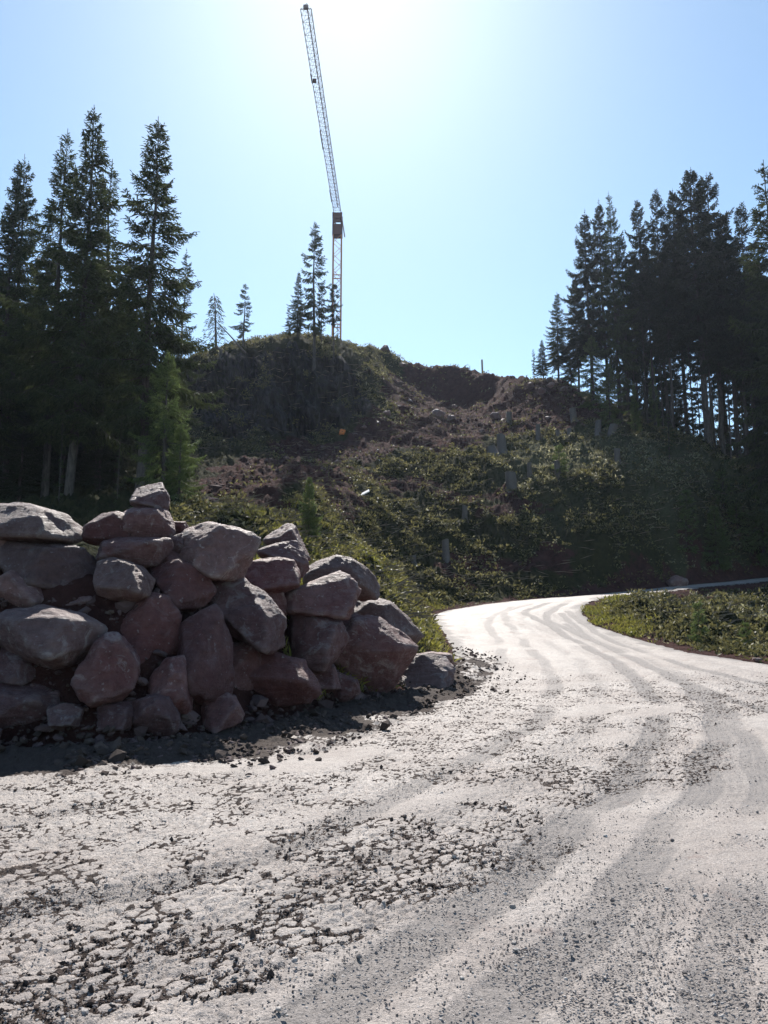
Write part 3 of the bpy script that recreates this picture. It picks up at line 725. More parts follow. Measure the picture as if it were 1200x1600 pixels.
GL = 'spruces in the dark stand left of the road'
left = [
 ('dense', 22, 250, 39, 'twin-topped spruce at the far left edge of the stand, left of the two leaders', 1.),
 ('dense2', 44, 243, 40, 'spruce with the right one of the twin leaders at the far left edge', .9),
 ('open', 106, 198, 37, 'spruce leaning close against the tallest one, just left of it, with lopsided upper branches', 1.1),
 ('dense', 142, 168, 35, 'tallest spruce of the left stand, second spire from its open-sky right side', 1.15),
 ('slim', 178, 246, 38, 'slender-tipped spruce between the tallest and the freestanding spire', 1.2),
 ('dense2', 243, 186, 34, 'freestanding pointed spruce spire at the right side of the left stand', 1.25),
 ('slim', 290, 388, 44, 'thin one-sided spruce with a bare trunk at the right fringe of the left stand', .9),
 ('dense', -40, 280, 33, 'spruce mostly cut off by the left picture edge', 1.1),
 ('fill', 75, 380, 46, 'dark spruce behind the trunks, right of the twin-topped tree', 1.4),
 ('fill', 150, 400, 48, 'dark spruce filling the stand behind the tallest one', 1.5),
 ('fill', 205, 430, 47, 'dark spruce in the gap behind the freestanding spire', 1.5),
 ('fill', 5, 420, 46, 'dark background spruce at the left edge below the twin tops', 1.6),
 ('fill', 265, 545, 38, 'shorter dark spruce tucked under the right flank of the freestanding spire', 1.5),
 ('fill', 110, 520, 41, 'low broad spruce in the shade before the tallest trunk', 1.3),
 ('fill', 20, 500, 41, 'low broad spruce in shade at the left end above the long flat boulder', 1.5),
 ('fill', 190, 560, 40, 'shaded understorey spruce between the two thickest trunks', 1.8),
 ('fill', 60, 560, 42, 'shaded understorey spruce behind the long flat boulder', 1.8),
 ('fill', 130, 600, 44, 'shaded understorey spruce deep behind the thin pale pole', 2.0),
 ('fill', -20, 620, 36, 'low shaded spruce at the far left edge behind the boulders', 2.0),
 ('fill', 40, 640, 36, 'low dark spruce between the left edge and the paired trunks', 2.0),
 ('fill', 160, 650, 38, 'low dark spruce behind the thin pale pole', 2.0),
 ('fill', 240, 640, 40, 'low dark spruce behind the topmost boulder', 2.0),
 ('fill', 95, 640, 50, 'backmost dark spruce behind the paired trunks', 2.2),
 ('fill', -30, 480, 55, 'backmost dark spruce at the left edge', 1.8),
 ('fill', 60, 470, 56, 'backmost dark spruce between the twin tops and the lopsided one', 1.8),
 ('fill', 225, 520, 56, 'backmost dark spruce below the freestanding spire', 1.8),
 ('bare', 190, 645, 29, 'thin bare pale pole of a dead young spruce standing in front of the dark stand', .9),
 ('bare', 100, 640, 31, 'thin bare trunk just left of the thick trunk of the tallest spruce', .9),
 ('fresh', 262, 545, 29, 'fresh green young spruce catching light behind the topmost boulder', 1.1),
 ('fresh', 285, 660, 27, 'lowest bright green young spruce at the right corner of the left stand', 1.3),
]
for k, u, v, D, lab, wd in left: tree(k, u, v, D, lab, GL, wide=wd)
GR = 'ridge spruces around the crane foot'
ridge = [
 ('sparse', 382, 443, 67, 'feathery lone spruce on the cliff top, right one of the two left of the crane', 1.6),
 ('dense2', 466, 424, 68, 'bushy spruce on the cliff edge left of the tall sparse one', 1.1),
 ('slim', 452, 480, 69, 'short spruce half hidden in the bushy cliff-edge clump', 1.8),
 ('sparse', 494, 346, 66, 'tall ragged spruce with a long bare trunk just left of the crane mast', 1.3),
 ('ragged', 503, 446, 69, 'thin-stemmed spruce behind the tall ragged one', 1.1),
 ('ragged', 522, 443, 66.5, 'short-crowned spruce with a bare stem directly before the crane mast', 1.),
 ('slim', 528, 505, 68, 'small dark spruce low against the crane mast', .8),
]
for k, u, v, D, lab, wd in ridge: tree(k, u, v, D, lab, GR, wide=wd)
GRT = 'tall spruces in the dark stand on the right slope'
right = [
 ('dense2', 868, 456, 70.0, 'isolated narrow spruce on the skyline at the left of the right stand', 1.25),
 ('sparse', 833, 545, 72.0, 'tiny thin sapling-like spruce on the skyline, first from the left', .9),
 ('dense', 848, 530, 71.0, 'small bushy spruce between the tiny thin one and the isolated narrow one', 1.6),
 ('tall3', 914, 326, 66.0, 'left edge spruce of the tall right stand with a ragged outline', 1.0),
 ('tall3', 936, 310, 67.0, 'second spruce from the left edge of the tall right stand', .9),
 ('open', 953, 298, 61.7, 'spruce with a thin drooping top and a visible pale trunk in the right stand', .8),
 ('tall2', 993, 312, 62.9, 'spruce with a blunt top left of the double tops in the right stand', .85),
 ('tall2', 1026, 297, 63.5, 'spruce with a narrow top between the blunt one and the widest crown', .8),
 ('tall', 1052, 292, 62.9, 'spruce just left of the widest highest crown in the right stand', .8),
 ('tall', 1080, 258, 61.0, 'widest and highest crown in the middle of the right stand', 1.15),
 ('tall2', 1102, 268, 61.7, 'spruce whose leader pokes out right of the widest crown', .95),
 ('tall', 1130, 330, 61.7, 'spruce under the right shoulder of the widest crown', 1.0),
 ('tall2', 1158, 318, 61.0, 'spruce with a small separate top in the gap before the right edge', .85),
 ('open', 1194, 252, 50.0, 'tall spruce with green drooping branches at the right picture edge', 1.15),
 ('tall3', 1236, 300, 47.0, 'spruce cut off beyond the right picture edge', 1.),
 ('tall2', 970, 370, 64.2, 'dark spruce behind the pale trunk on the left of the right stand', .9),
 ('tall', 1010, 380, 62.3, 'dark spruce in front of the blunt-topped one', .8),
 ('tall2', 1120, 390, 63.5, 'dark spruce behind the trunks right of the widest crown', 1.),
 ('tall', 1170, 400, 62.3, 'dark background spruce near the right edge', .9),
 ('tall2', 1060, 400, 64.2, 'dark background spruce behind the widest crown', 1.),
 ('tall2', 1145, 410, 61.0, 'straight bare-trunked spruce with sky on both sides of its stem', .9),
 ('tall', 1185, 420, 61.7, 'spruce behind the drooping one at the right edge', 1.),
 ('tall2', 1095, 420, 61.0, 'bare dark trunk right of the thick central trunk', .8),
 ('tall2', 1112, 440, 62.3, 'thick dark trunk in the middle of the bare stems', .8),
 ('tall3', 898, 430, 68.0, 'shorter dark spruce filling the left flank of the right stand', 1.1),
 ('tall2', 1035, 400, 61.7, 'dark spruce left of the widest crown, half its height', .9),
 ('tall3', 985, 400, 64.8, 'ragged dark spruce behind the gap right of the pale trunk', .8),
 ('dense2', 890, 530, 69.0, 'small dark spruce at the left foot of the right stand', 1.6),
 ('slim2', 985, 510, 63.8, 'small dark spruce behind the pale trunk', 1.),
 ('slim2', 1015, 535, 63.8, 'small spruce in the dark undergrowth below the blunt top', 1.),
 ('slim2', 1048, 532, 63.8, 'small spruce between the trunks left of the sky gaps', 1.),
 ('slim2', 1085, 550, 63.8, 'undergrowth spruce behind the thick central trunk', 1.),
 ('slim2', 1160, 560, 63.8, 'undergrowth spruce right of the bare stems', 1.),
 ('slim2', 1215, 510, 68.0, 'undergrowth spruce at the right picture edge', 1.),
 ('tall', 1225, 330, 58.0, 'dark spruce past the drooping one at the right edge', 1.),
 ('tall2', 1210, 520, 66.0, 'distant spruce low at the right picture edge', 1.2),
 ('slim2', 1003, 470, 61.4, 'thin stem behind the blunt-topped spruce', 0.7),
 ('slim2', 1028, 500, 62.2, 'thin stem left of the thick central trunk, in the dark', 0.8),
 ('slim2', 1072, 480, 63.0, 'thin stem touching the left of the thick central trunk', 0.9),
 ('slim2', 1090, 500, 63.8, 'thin leaning-looking stem just right of the thick central trunk', 0.7),
 ('slim2', 1128, 490, 61.4, 'thin stem in the brightest sky gap', 0.8),
 ('slim2', 1152, 500, 62.2, 'thin stem right of the brightest sky gap', 0.9),
 ('slim2', 1168, 480, 63.0, 'thin stem left of the drooping spruce', 0.7),
 ('slim2', 1183, 520, 63.8, 'thin stem under the drooping spruce at right', 0.8),
 ('slim2', 965, 480, 61.4, 'thin stem left of the pale trunk', 0.9),
 ('slim2', 1108, 520, 62.2, 'thin stem in the middle of the sky gaps', 0.7),
]
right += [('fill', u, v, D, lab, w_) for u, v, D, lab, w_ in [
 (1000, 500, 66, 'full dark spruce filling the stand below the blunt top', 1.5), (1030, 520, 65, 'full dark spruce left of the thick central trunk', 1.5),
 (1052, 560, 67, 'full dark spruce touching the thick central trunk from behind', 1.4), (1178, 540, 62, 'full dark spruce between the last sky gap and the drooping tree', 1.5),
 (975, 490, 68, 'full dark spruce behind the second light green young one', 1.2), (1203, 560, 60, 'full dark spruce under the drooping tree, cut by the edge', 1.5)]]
right += [('thin', u, v, 62.5 + i % 3, lab, .9) for i, (u, v, lab) in enumerate([
 (1002, 548, 'see-through spruce left of the first bright gap'), (1024, 530, 'see-through spruce in the first sky gap'), (1044, 560, 'see-through spruce right of the first sky gap'),
 (1064, 535, 'see-through spruce left behind the thick central trunk'), (1088, 560, 'see-through spruce right behind the thick central trunk'), (1106, 540, 'see-through spruce behind the middle bare stems'),
 (1124, 570, 'see-through spruce in the widest sky gap, left'), (1140, 550, 'see-through spruce in the widest sky gap, right'), (1156, 580, 'see-through spruce low before the right edge'),
 (1174, 560, 'see-through spruce under the drooping branches'), (1190, 590, 'see-through spruce nearest the right picture edge'), (975, 540, 'see-through spruce by the second light green young one')])]
for k, u, v, D, lab, wd in right: tree(k, u, v, D, lab, GRT, wide=wd)
GY = 'young spruces on the slope'
young = [  # kind, u, v of the top, v of the foot
 ('fresh', 924, 522, 642, 'light green young spruce in front of the left part of the right stand', 1.25),
 ('fresh', 950, 565, 670, 'second light green young spruce, lower and to the right of the first', 1.2),
 ('young', 990, 600, 672, 'small young spruce in front of the dark right stand', .6),
 ('sparse', 1042, 645, 725, 'spindly sapling with a thin stem on the sunlit slope', 1.5),
 ('young', 1018, 560, 668, 'fresh spruce under the trunks of the right stand', .45),
 ('sap', 1072, 768, 815, 'small bushy sapling on the slope below the right stand', 1.1),
 ('sap', 1128, 740, 800, 'sapling a little above the small bushy one near the right edge', 1.),
 ('sap', 1150, 790, 850, 'sapling in shade at the lower right of the slope', 1.1),
 ('sap', 1070, 805, 860, 'sapling above the end of the upper road', 1.1),
 ('young', 1185, 740, 870, 'dark young spruce at the right edge above the upper road', 1.2),
 ('young', 1115, 790, 880, 'broad shaded young spruce right of the large dark boulder', 1.3),
 ('sap', 873, 700, 752, 'sapling growing beside a stump in mid slope', .9),
 ('young', 484, 745, 850, 'dark young spruce behind the pile, left of the grassy slope', .8),
 ('sap', 1090, 945, 1005, 'slim green sapling on the mound between the two road stretches', .8),
 ('sap', 1165, 975, 1015, 'short sapling near the right edge of the mound', 1.),
]
for k, u, v, vb, lab, wd in young:
    x, y, z = hit(u, vb); tree(k, u, v, y, lab, GY, wide=wd, name='young_spruce')

# dead leaning tree with kinked stem and thrown pole on the cliff top
def tube_obj(name, pts, rad, mat, parent=None, sides=7):
    A = Acc(); A.add(*tube(pts, rad, sides)); return link(name, A.mesh(name, [mat], True), parent)
kp = [P(346, 590, 65), P(346, 560, 65), P(345, 547, 65), P(338, 543, 65), P(337, 525, 65), P(336, 470, 65), P(334, 458, 65)]
e = bpy.data.objects.new('kinked_spruce', None); COL.objects.link(e); e.location = kp[0]
tag(e, 'thin dead spruce with an S-kinked stem on the cliff top, leftmost on the ridge', 'tree')
o0 = np.array(kp[0])
tube_obj('trunk', np.array(kp) - o0, [.2, .18, .16, .12, .1, .05, .02], M_bark, e)
rs = np.random.RandomState(77); TB = []; TD = []
for _ in range(420):
    q = rs.rand(); v = 462 + 70 * q; L = (.25 + q * 1.1) * rs.uniform(.2, 1); a = rs.uniform(0, 6.28)
    b = np.array(P(336.5, v, 65)) - o0 + np.array([math.cos(a) * L, math.sin(a) * L, -.35 * L])
    TB.append(b); TD.append([math.cos(a), math.sin(a), -.5])
TB = np.array(TB); TD = np.array(TD); TD /= np.linalg.norm(TD, axis=1)[:, None]
A = Acc(); A.add(*diamonds(TB, TD, rs.uniform(.2, .45, len(TB)), np.full(len(TB), .07), rs, 2, .1))
stem = np.array([np.array(P(336.5, 462 + 70 * i / 20, 65)) - o0 for i in range(21)])
for i in range(1, 20):
    for _ in range(3):
        a = rs.uniform(0, 6.28); L = (.25 + i / 20 * 1.1)
        A.add(*tube([stem[i], stem[i] + (math.cos(a) * L, math.sin(a) * L, -.3 * L)], [.02, .008], 3), 1)
link('crown', A.mesh('crown', [M_needle, M_bark]), e)
tag(tube_obj('leaning_pole', [P(332, 496, 65.5), P(360, 525, 65.5), P(384, 552, 65.5)], [.03, .06, .09], M_bark), 'thin dead trunk leaning down to the right across the cliff-top spruces', 'dead tree')
tag(tube_obj('fallen_log', [P(318, 585, 64.5), P(340, 568, 64.5), P(357, 554, 64.5)], [.16, .15, .1], M_bark), 'fallen log jutting over the cliff edge beside the kinked stem', 'log')
tag(tube_obj('broken_snag', [P(326, 580, 65), P(326, 561, 65)], [.1, .06], M_bark), 'short broken snag on the cliff edge left of the kinked stem', 'dead tree')

# ------------------------------------------------------------------ crane
def strut(A, a, b, w, m=0):
    a = np.array(a, float); b = np.array(b, float); A.add(*tube([a, b], [w, w], 4), m)
cr = bpy.data.objects.new('tower_crane', None); COL.objects.link(cr)
DM = 110.; top = np.array(P(527.5, 335, DM)); bx_, by_ = top[0], top[1]
gz = 22.0
cr.location = (bx_, by_, gz)
tag(cr, 'tall lattice tower crane behind the ridge, its long jib reaching up and towards the viewer', 'crane')
Hm = top[2] - gz; hw = .62
jd = None
for D2 in np.linspace(50, 109, 600):
    q = P(478, 14, D2)
    if q[2] >= top[2] + 1.2: jd = np.array(q); break
jt = jd - np.array([bx_, by_, gz])
A = Acc(); Z1 = Hm - 3.6; nseg = int(Z1 / 1.25); cs = [(-hw, -hw), (hw, -hw), (hw, hw), (-hw, hw)]
for c in cs: strut(A, (*c, -2), (*c, Z1), .085)
for i in range(nseg):
    z0, z1 = i * Z1 / nseg, (i + 1) * Z1 / nseg
    for j in range(4):
        a, b = cs[j], cs[(j + 1) % 4]
        if (i + j) % 2: a, b = b, a
        strut(A, (*a, z0), (*b, z1), .038)
        if i % 6 == 0:
            strut(A, (*cs[j], z0), (*cs[(j + 1) % 4], z0), .09)
link('mast', A.mesh('mast', [M_steelo]), cr)
def box(A, c, s, m=0):
    x, y, z = c; a, b, d = s
    V = np.array([(x + i * a, y + j * b, z + k * d) for i in (-.5, .5) for j in (-.5, .5) for k in (-.5, .5)])
    F = np.array([(0, 1, 3, 2), (4, 6, 7, 5), (0, 4, 5, 1), (2, 3, 7, 6), (0, 2, 6, 4), (1, 5, 7, 3)]); A.add(V, F, m)
A = Acc()
box(A, (0, -hw, Z1 + .85), (1.5, .12, 1.7)); box(A, (0, hw, Z1 + .85), (1.5, .12, 1.7)); box(A, (-.7, 0, Z1 + .85), (.12, 1.1, 1.68))
for c in cs: strut(A, (*c, Z1), (*c, Hm), .12)
box(A, (0, -hw, Z1 + 3.1), (1.5, .14, .9)); box(A, (0, hw, Z1 + 3.1), (1.5, .14, .9))
for j in range(4): strut(A, (*cs[j], Z1 + 1.7), (*cs[(j + 1) % 4], Z1 + 2.7), .05)
link('mast_head', A.mesh('mast_head', [M_steelr]), cr)
# jib: triangular truss, two lower chords (bracing seen from below) and an upper chord
A = Acc(); st = np.array([0, 0, Hm + .1]); ax = jt - st; L = np.linalg.norm(ax); ax /= L
sv = np.cross(ax, (0, 0, 1)); sv /= np.linalg.norm(sv); uv = np.cross(sv, ax)
def J(t, s, u_): return st + ax * t + sv * s + uv * u_
n = 44; w0 = .56; hj = 1.15
for s_ in (-w0, w0): strut(A, J(0, s_, 0), J(L, s_, 0), .045)
strut(A, J(0, 0, hj), J(L - 1.2, 0, hj * .85), .06)
for i in range(n):
    t0, t1 = i * L / n, (i + 1) * L / n
    strut(A, J(t0, -w0, 0), J(t0, w0, 0), .024)
    sgn = 1 if i % 2 else -1
    strut(A, J(t0, -w0 * sgn, 0), J(t1, w0 * sgn, 0), .019)
    for s_ in (-w0, w0):
        strut(A, J(t0, s_, 0), J((t0 + t1) / 2, 0, hj * .95), .019); strut(A, J((t0 + t1) / 2, 0, hj * .95), J(t1, s_, 0), .019)
strut(A, J(L, -w0, 0), J(L, w0, 0), .06)
link('jib', A.mesh('jib', [M_steelg]), cr)
for f0, f1 in ((.72, .76), (.40, .50), (.08, .16)):
    A = Acc(); strut(A, J(L * f0, w0 * 1.12, .05), J(L * f1, w0 * 1.12, .05), .06); link('folding_link', A.mesh('folding_link', [M_steelr]), cr)
A = Acc(); box(A, tuple(J(L * .74, .25, -.25)), (.4, .6, .14)); link('trolley', A.mesh('trolley', [M_steelr]), cr)
A = Acc(); box(A, tuple(J(L + .1, 0, .1)), (.5, .3, .4)); link('jib_tip', A.mesh('jib_tip', [M_steelg]), cr)
A = Acc(); cj = -np.array([ax[0], ax[1], 0]); cj /= np.linalg.norm(cj)
for s_ in (-w0, w0): strut(A, np.array([0, 0, Hm]) + sv * s_, np.array([0, 0, Hm]) + sv * s_ + cj * 7, .09)
link('counter_jib', A.mesh('counter_jib', [M_steelg]), cr)
A = Acc(); box(A, (0, 0, -.6), (4, 4, 1.2)); link('base', A.mesh('base', [M_steelg]), cr)

# ------------------------------------------------------------------ stumps
def make_stump(seed):
    rs = np.random.RandomState(seed)
    an = np.linspace(0, 2 * math.pi, 20, endpoint=False); prof = [(-.5, 1.5), (-.1, 1.35), (.08, 1.12), (.25, 1.02), (.6, .97), (.98, .95), (1., .9)]
    fl = 1 + .16 * np.abs(np.sin(an * 2.5 + rs.rand() * 6)) 
    V = [];
    for z, r in prof:
        k = 1 + (fl - 1) * max(0, 1 - z * 2)
        V.append(np.stack([np.cos(an) * r * k, np.sin(an) * r * k, np.full(20, z) + (.04 * np.cos(an + 1) if z > .9 else 0)], 1))
    V = np.concatenate(V); i = np.arange(140).reshape(7, 20); j = np.roll(i, -1, 1)
    F = np.stack([i[:-1], j[:-1], j[1:], i[1:]], -1).reshape(-1, 4)
    V[:, :2] *= 1 + .05 * rs.normal(size=(len(V), 1)); A = Acc(); A.add(V, F)
    bark = A.mesh('bark', [M_stump], True)
    C_ = np.stack([np.cos(an) * .9, np.sin(an) * .9, np.full(20, 1.003) + .04 * np.cos(an + 1)], 1); C_ = np.vstack([C_, [[0, 0, 1.0]]])
    Fc = np.array([(k, (k + 1) % 20, 20) for k in range(20)]); B_ = Acc(); B_.add(C_, Fc)
    return bark, B_.mesh('cut_face', [M_wood])
STM = [make_stump(s) for s in range(4)]
stumps = [ # u, v(base), width px, height px, label, tilt
 (800, 768, 18, 30, 'thick pale stump in the middle of the slope, largest one', 3), (785, 708, 15, 30, 'wide stump on the soil edge above the largest one', -4),
 (771, 712, 17, 16, 'low round stump directly left of the wide one', 20), (726, 815, 9, 24, 'thin stump low on the left half of the slope', 0),
 (697, 876, 12, 32, 'dark shaded stump nearest the bend of the road', 0), (841, 688, 8, 26, 'thin stump at the upper edge of the green, leftmost of the upper row', 6),
 (872, 690, 7, 18, 'small stump second in the upper row on the slope', 0), (890, 686, 8, 18, 'slightly tilted stump third in the upper row on the slope', 8),
 (897, 658, 11, 22, 'stump highest on the slope below the young spruces', 4), (795, 664, 10, 20, 'stump standing in the red soil of the upper slope', 0),
 (828, 746, 8, 24, 'thin stump right of the largest one', -5), (873, 752, 10, 34, 'tall narrow stump beside a sapling in mid slope', 3),
 (934, 680, 10, 24, 'left stump of the close pair on the sunlit right slope', 10), (953, 688, 13, 26, 'right leaning stump of the close pair on the sunlit right slope', 16),
 (965, 724, 10, 24, 'single straight stump below the close pair on the sunlit slope', 0), (1015, 724, 10, 10, 'very low stump right of the single straight one', 0),
 (757, 582, 16, 10, 'squat stump on the skyline right of the wooden post', 0), (645, 880, 10, 12, 'low stump in dark earth left of the shaded one', 0),
]
for i, (u, v, w, hh, lab, tl) in enumerate(stumps):
    x, y, z = hit(u, v)
    if v < 600: x, y, z = P(u, v, 83.); z = zat(x, y)
    k = y / FPX * 1.02
    e = bpy.data.objects.new('tree_stump', None); COL.objects.link(e); e.location = (x, y, z - .02)
    e.scale = (w * k * .46, w * k * .46, hh * k * 1.0); e.rotation_euler = (R(random.uniform(-4, 4)), R(tl), random.uniform(0, 6))
    tag(e, lab, 'stump', 'cut stumps on the cleared slope')
    b, c = STM[i % 4]; link('bark', b, e); link('cut_face', c, e)

# ------------------------------------------------------------------ small things on the slope
def slab(name, u, v, wpx, hpx, rot, mat, lab, cat, th=.05):
    x, y, z = hit(u, v); k = y / FPX; A = Acc()
    box(A, (0, 0, 0), (wpx * k, hpx * k * 1.3, th)); bm_me = A.mesh(name, [mat]); o = link(name, bm_me, None, (x, y - .2, z + .35)); o.rotation_euler = rot
    tag(o, lab, cat); m = o.modifiers.new('b', 'BEVEL'); m.width = th * .2; return o
slab('pale_board', 570, 780, 16, 8, (R(30), R(-26), R(-10)), M_white, 'pale board lying tilted on the dark slope left of centre', 'board', .06)
slab('warning_marker', 535, 684, 9, 8, (R(60), R(12), 0), M_orange, 'small orange object at the top of the soil bank under the cliff', 'marker', .3)
def small_rock(u, v, w, h_, lab, mat, seed, D=None, name='rock', grp='rocks lying on the slope'):
    x, y, z = hit(u, v) if D is None else (*P(u, v, D)[:2], zat(*P(u, v, D)[:2]))
    k = y / FPX; rs = np.random.RandomState(seed)
    d = rs.normal(size=(16, 3)); d /= np.linalg.norm(d, axis=1)[:, None]
    pts = d * (w * k / 2, w * k / 2 * .9, h_ * k / 2 * 1.15)
    V, F, c = rock_from_points(pts, seed, 4, .035, 22)
    o = link(name, fast_mesh(name, V - c, F, [mat]), None, (x, y - .05, z + h_ * k * .3)); tag(o, lab, 'rock', grp); return o
rk = [(590, 724, 10, 8, 'small white rock on the left of the slope'), (590, 706, 6, 5, 'tiny pale rock just above the white one'),
 (684, 655, 30, 18, 'largest pale boulder in the red soil below the crest'), (705, 658, 18, 12, 'rounded rock touching the right side of the largest pale boulder'),
 (710, 640, 12, 10, 'egg-sized looking rock above the largest pale boulder'), (774, 655, 20, 14, 'pale rock pair member, left, in the red soil centre'),
 (786, 660, 14, 9, 'flat rock right beside the left one of the pale pair'), (846, 615, 20, 14, 'brightest grey rock at the right side of the scree'),
 (862, 606, 18, 12, 'grey rock just right of the brightest scree rock'), (880, 612, 16, 10, 'dark grey rock at the right end of the scree'),
 (830, 605, 14, 9, 'rock left of the brightest grey scree rock'), (857, 656, 12, 9, 'pale rock under the scree beside the upper stump row'),
 (625, 640, 14, 9, 'pale rock in the rubble heap below the cliff shoulder'), (605, 650, 18, 12, 'broad rock in the rubble heap below the cliff shoulder'),
 (590, 665, 12, 8, 'rock at the lower end of the rubble heap'), (640, 630, 12, 8, 'rock at the upper end of the rubble heap'),
 (555, 682, 16, 6, 'flat pale rock beside the orange object'), (568, 671, 14, 6, 'flat pale rock above the one beside the orange object'),
 (672, 708, 14, 9, 'rock at the boundary of red soil and green, left'), (645, 716, 12, 8, 'rock left of the boundary rock'), (910, 668, 12, 8, 'rock among the upper stumps'),
 (1058, 916, 40, 22, 'large dark shaded boulder beside the upper road'), (1182, 1034, 18, 9, 'dark stone at the verge on the right picture edge'),
 (590, 862, 5, 4, 'tiny pale stone in the dark earth above the pile'), (445, 742, 8, 5, 'small stone on the shaded bank left')]
for i, (u, v, w, h_, lab) in enumerate(rk):
    small_rock(u, v, w, h_, lab, [M_rock_grey, M_rock, M_rock_grey][i % 3] if i > 1 else M_white, 200 + i)
for i, (u, v, w, h_, lab) in enumerate([(600, 550, 22, 16, 'round dark lump on the skyline at the left end of the red bowl'), (553, 548, 14, 12, 'dark skyline lump right behind the crane foot'), (566, 551, 12, 10, 'smaller lump beside the skyline lump at the crane foot'), (628, 560, 16, 10, 'low lump right of the round one on the skyline')]):
    small_rock(u, v, w, h_, lab, M_rock, 260 + i, 80.5)
def stick(name, a, b, r, mat, lab, cat): return tag(tube_obj(name, [a, b], [r, r * .9], mat), lab, cat)
p0 = P(754, 588, 82); stick('wooden_post', p0, P(753, 562, 82), .11, M_wood, 'thin upright wooden post on the skyline', 'post')
x, y, z = hit(893, 606); kk = y / FPX
e = bpy.data.objects.new('stake_tripod', None); COL.objects.link(e); e.location = (x, y, z); tag(e, 'yellowish wooden stake with two braces at the edge of the right stand', 'stake')
tube_obj('stake', [(0, 0, -.2), (0, 0, 34 * kk)], [.05, .05], M_wood, e)
for s_ in (-1, 1): tube_obj('brace', [(s_ * 9 * kk, 0, 0), (0, 0, 18 * kk)], [.04, .04], M_wood, e)
e = bpy.data.objects.new('small_ladder', None); COL.objects.link(e); e.location = P(730, 585, 84); tag(e, 'tiny ladder-like frame sticking up on the skyline left of the post', 'ladder')
for s_ in (-.3, .3): tube_obj('rail', [(s_, 0, -1), (s_, 0, 1.)], [.035, .035], M_wood, e)
for q in (0, .35, .7): tube_obj('rung', [(-.3, 0, q), (.3, 0, q)], [.03, .03], M_wood, e)

# ------------------------------------------------------------------ stuff: heath, grass, slash, gravel, rubble
def scatter(n, y0, y1, rs, p=1.0, w=.62):
    """points spread so that their density thins with distance"""
    u = rs.rand(n); y = (y0 ** (1 - p) + u * (y1 ** (1 - p) - y0 ** (1 - p))) ** (1 / (1 - p)) if p != 1 else y0 * (y1 / y0) ** u
    x = rs.uniform(-w, w, n) * y
    return x, y
def tufts(x, y, z, rs, per, hgt, wid, spread, lean=.6):
    n = len(x); b = np.repeat(np.stack([x, y, z], 1), per, 0); s = np.repeat(np.broadcast_to(hgt, (n,)), per)
    b = b + np.c_[rs.normal(size=(n * per, 2)) * (spread * s)[:, None], np.zeros(n * per)]
    d = np.c_[rs.normal(size=(n * per, 2)) * lean, np.ones(n * per)]; d /= np.linalg.norm(d, axis=1)[:, None]
    return b, d, s * rs.uniform(.6, 1.3, n * per), s * wid
rs = np.random.RandomState(21)
def lumpz(X, Y, h, sd_, e):
    off = smooth(.1, 2.5, sd_); far = smooth(14, 30, Y)
    lump = fbm(X * .55, Y * .55, 5, 1, .62) * .42 + np.abs(fbm(X * 1.1, Y * 1.1, 4, 5, .6)) * .60
    lump_e = fbm(X * .5, Y * .5, 6, 11, .58) * .40 + np.abs(fbm(X * .9 + Y * .5, Y * 1.1 - X * .3, 4, 15)) * .4
    return h + off * (lump * (1 - e) + lump_e * e) * (.35 + .65 * far) + off * .35 * smooth(60, 80, Y) * (fbm(X * .16, Y * .16, 4, 31))
x = np.concatenate([scatter(150000, 19, 84, rs, 0.2)[0] * 0 + 0]) if False else None
X, Y = scatter(270000, 19, 84, rs, .3)
h, sd_ = base_h(X, Y); e_, d_ = masks(X, Y, h, sd_)
cliff = smooth(57, 59, Y) * smooth(70, 68, Y) * smooth(-1.5, -3.5, X)
keep = (sd_ > .5) & (rs.rand(len(X)) > e_ * .93) & ~((X < -8) & (Y < 56)) & (fbm(X * .8, Y * .8, 3, 99) > -.02) & ((cliff < .5) | (fbm(X * .5, Y * .5, 3, 98) > .28))
X, Y, h, sd_, e_, d_ = X[keep], Y[keep], h[keep], sd_[keep], e_[keep], d_[keep]
pale = np.repeat(rs.rand(len(X)) < .08 + .75 * d_, 4)  # sunlit patch painted by picking the lighter leaves there, a few elsewhere
Z = lumpz(X, Y, h, sd_, e_)
b, d, l, w = tufts(X, Y, Z - .03, rs, 4, .09 + .10 * rs.rand(len(X)) + .0016 * Y, .42, .8, .9)
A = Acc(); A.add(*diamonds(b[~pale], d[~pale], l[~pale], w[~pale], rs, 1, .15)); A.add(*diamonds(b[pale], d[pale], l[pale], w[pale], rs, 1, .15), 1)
tag(link('ground_cover', A.mesh('ground_cover', [M_heath, M_sunlit_dry])), 'low dark green and brown heath shrubs covering the cleared slope', 'ground cover', None, 'stuff')
# low bushes standing out of the heath
X, Y = scatter(1300, 19, 84, rs, .2); h, sd_ = base_h(X, Y); e_, d_ = masks(X, Y, h, sd_)
keep = (sd_ > 1.2) & (e_ < .4) & ~((X < -8) & (Y < 56)) & ~((X < -2) & (Y > 57)); X, Y, h, sd_, e_ = [q[keep] for q in (X, Y, h, sd_, e_)]
Z = lumpz(X, Y, h, sd_, e_); n = len(X); per = 46; rr_ = np.repeat(rs.uniform(.2, .62, n), per)
dd_ = rs.normal(size=(n * per, 3)); dd_[:, 2] = np.abs(dd_[:, 2]); dd_ /= np.linalg.norm(dd_, axis=1)[:, None]
b = np.repeat(np.stack([X, Y, Z], 1), per, 0) + dd_ * (rr_ * rs.uniform(.3, 1., n * per) ** .5)[:, None] * (1, 1, .9)
A = Acc(); A.add(*diamonds(b, dd_ * .6 + rs.normal(size=dd_.shape) * .5, np.full(len(b), .16), np.full(len(b), .075), rs, 1, .1))
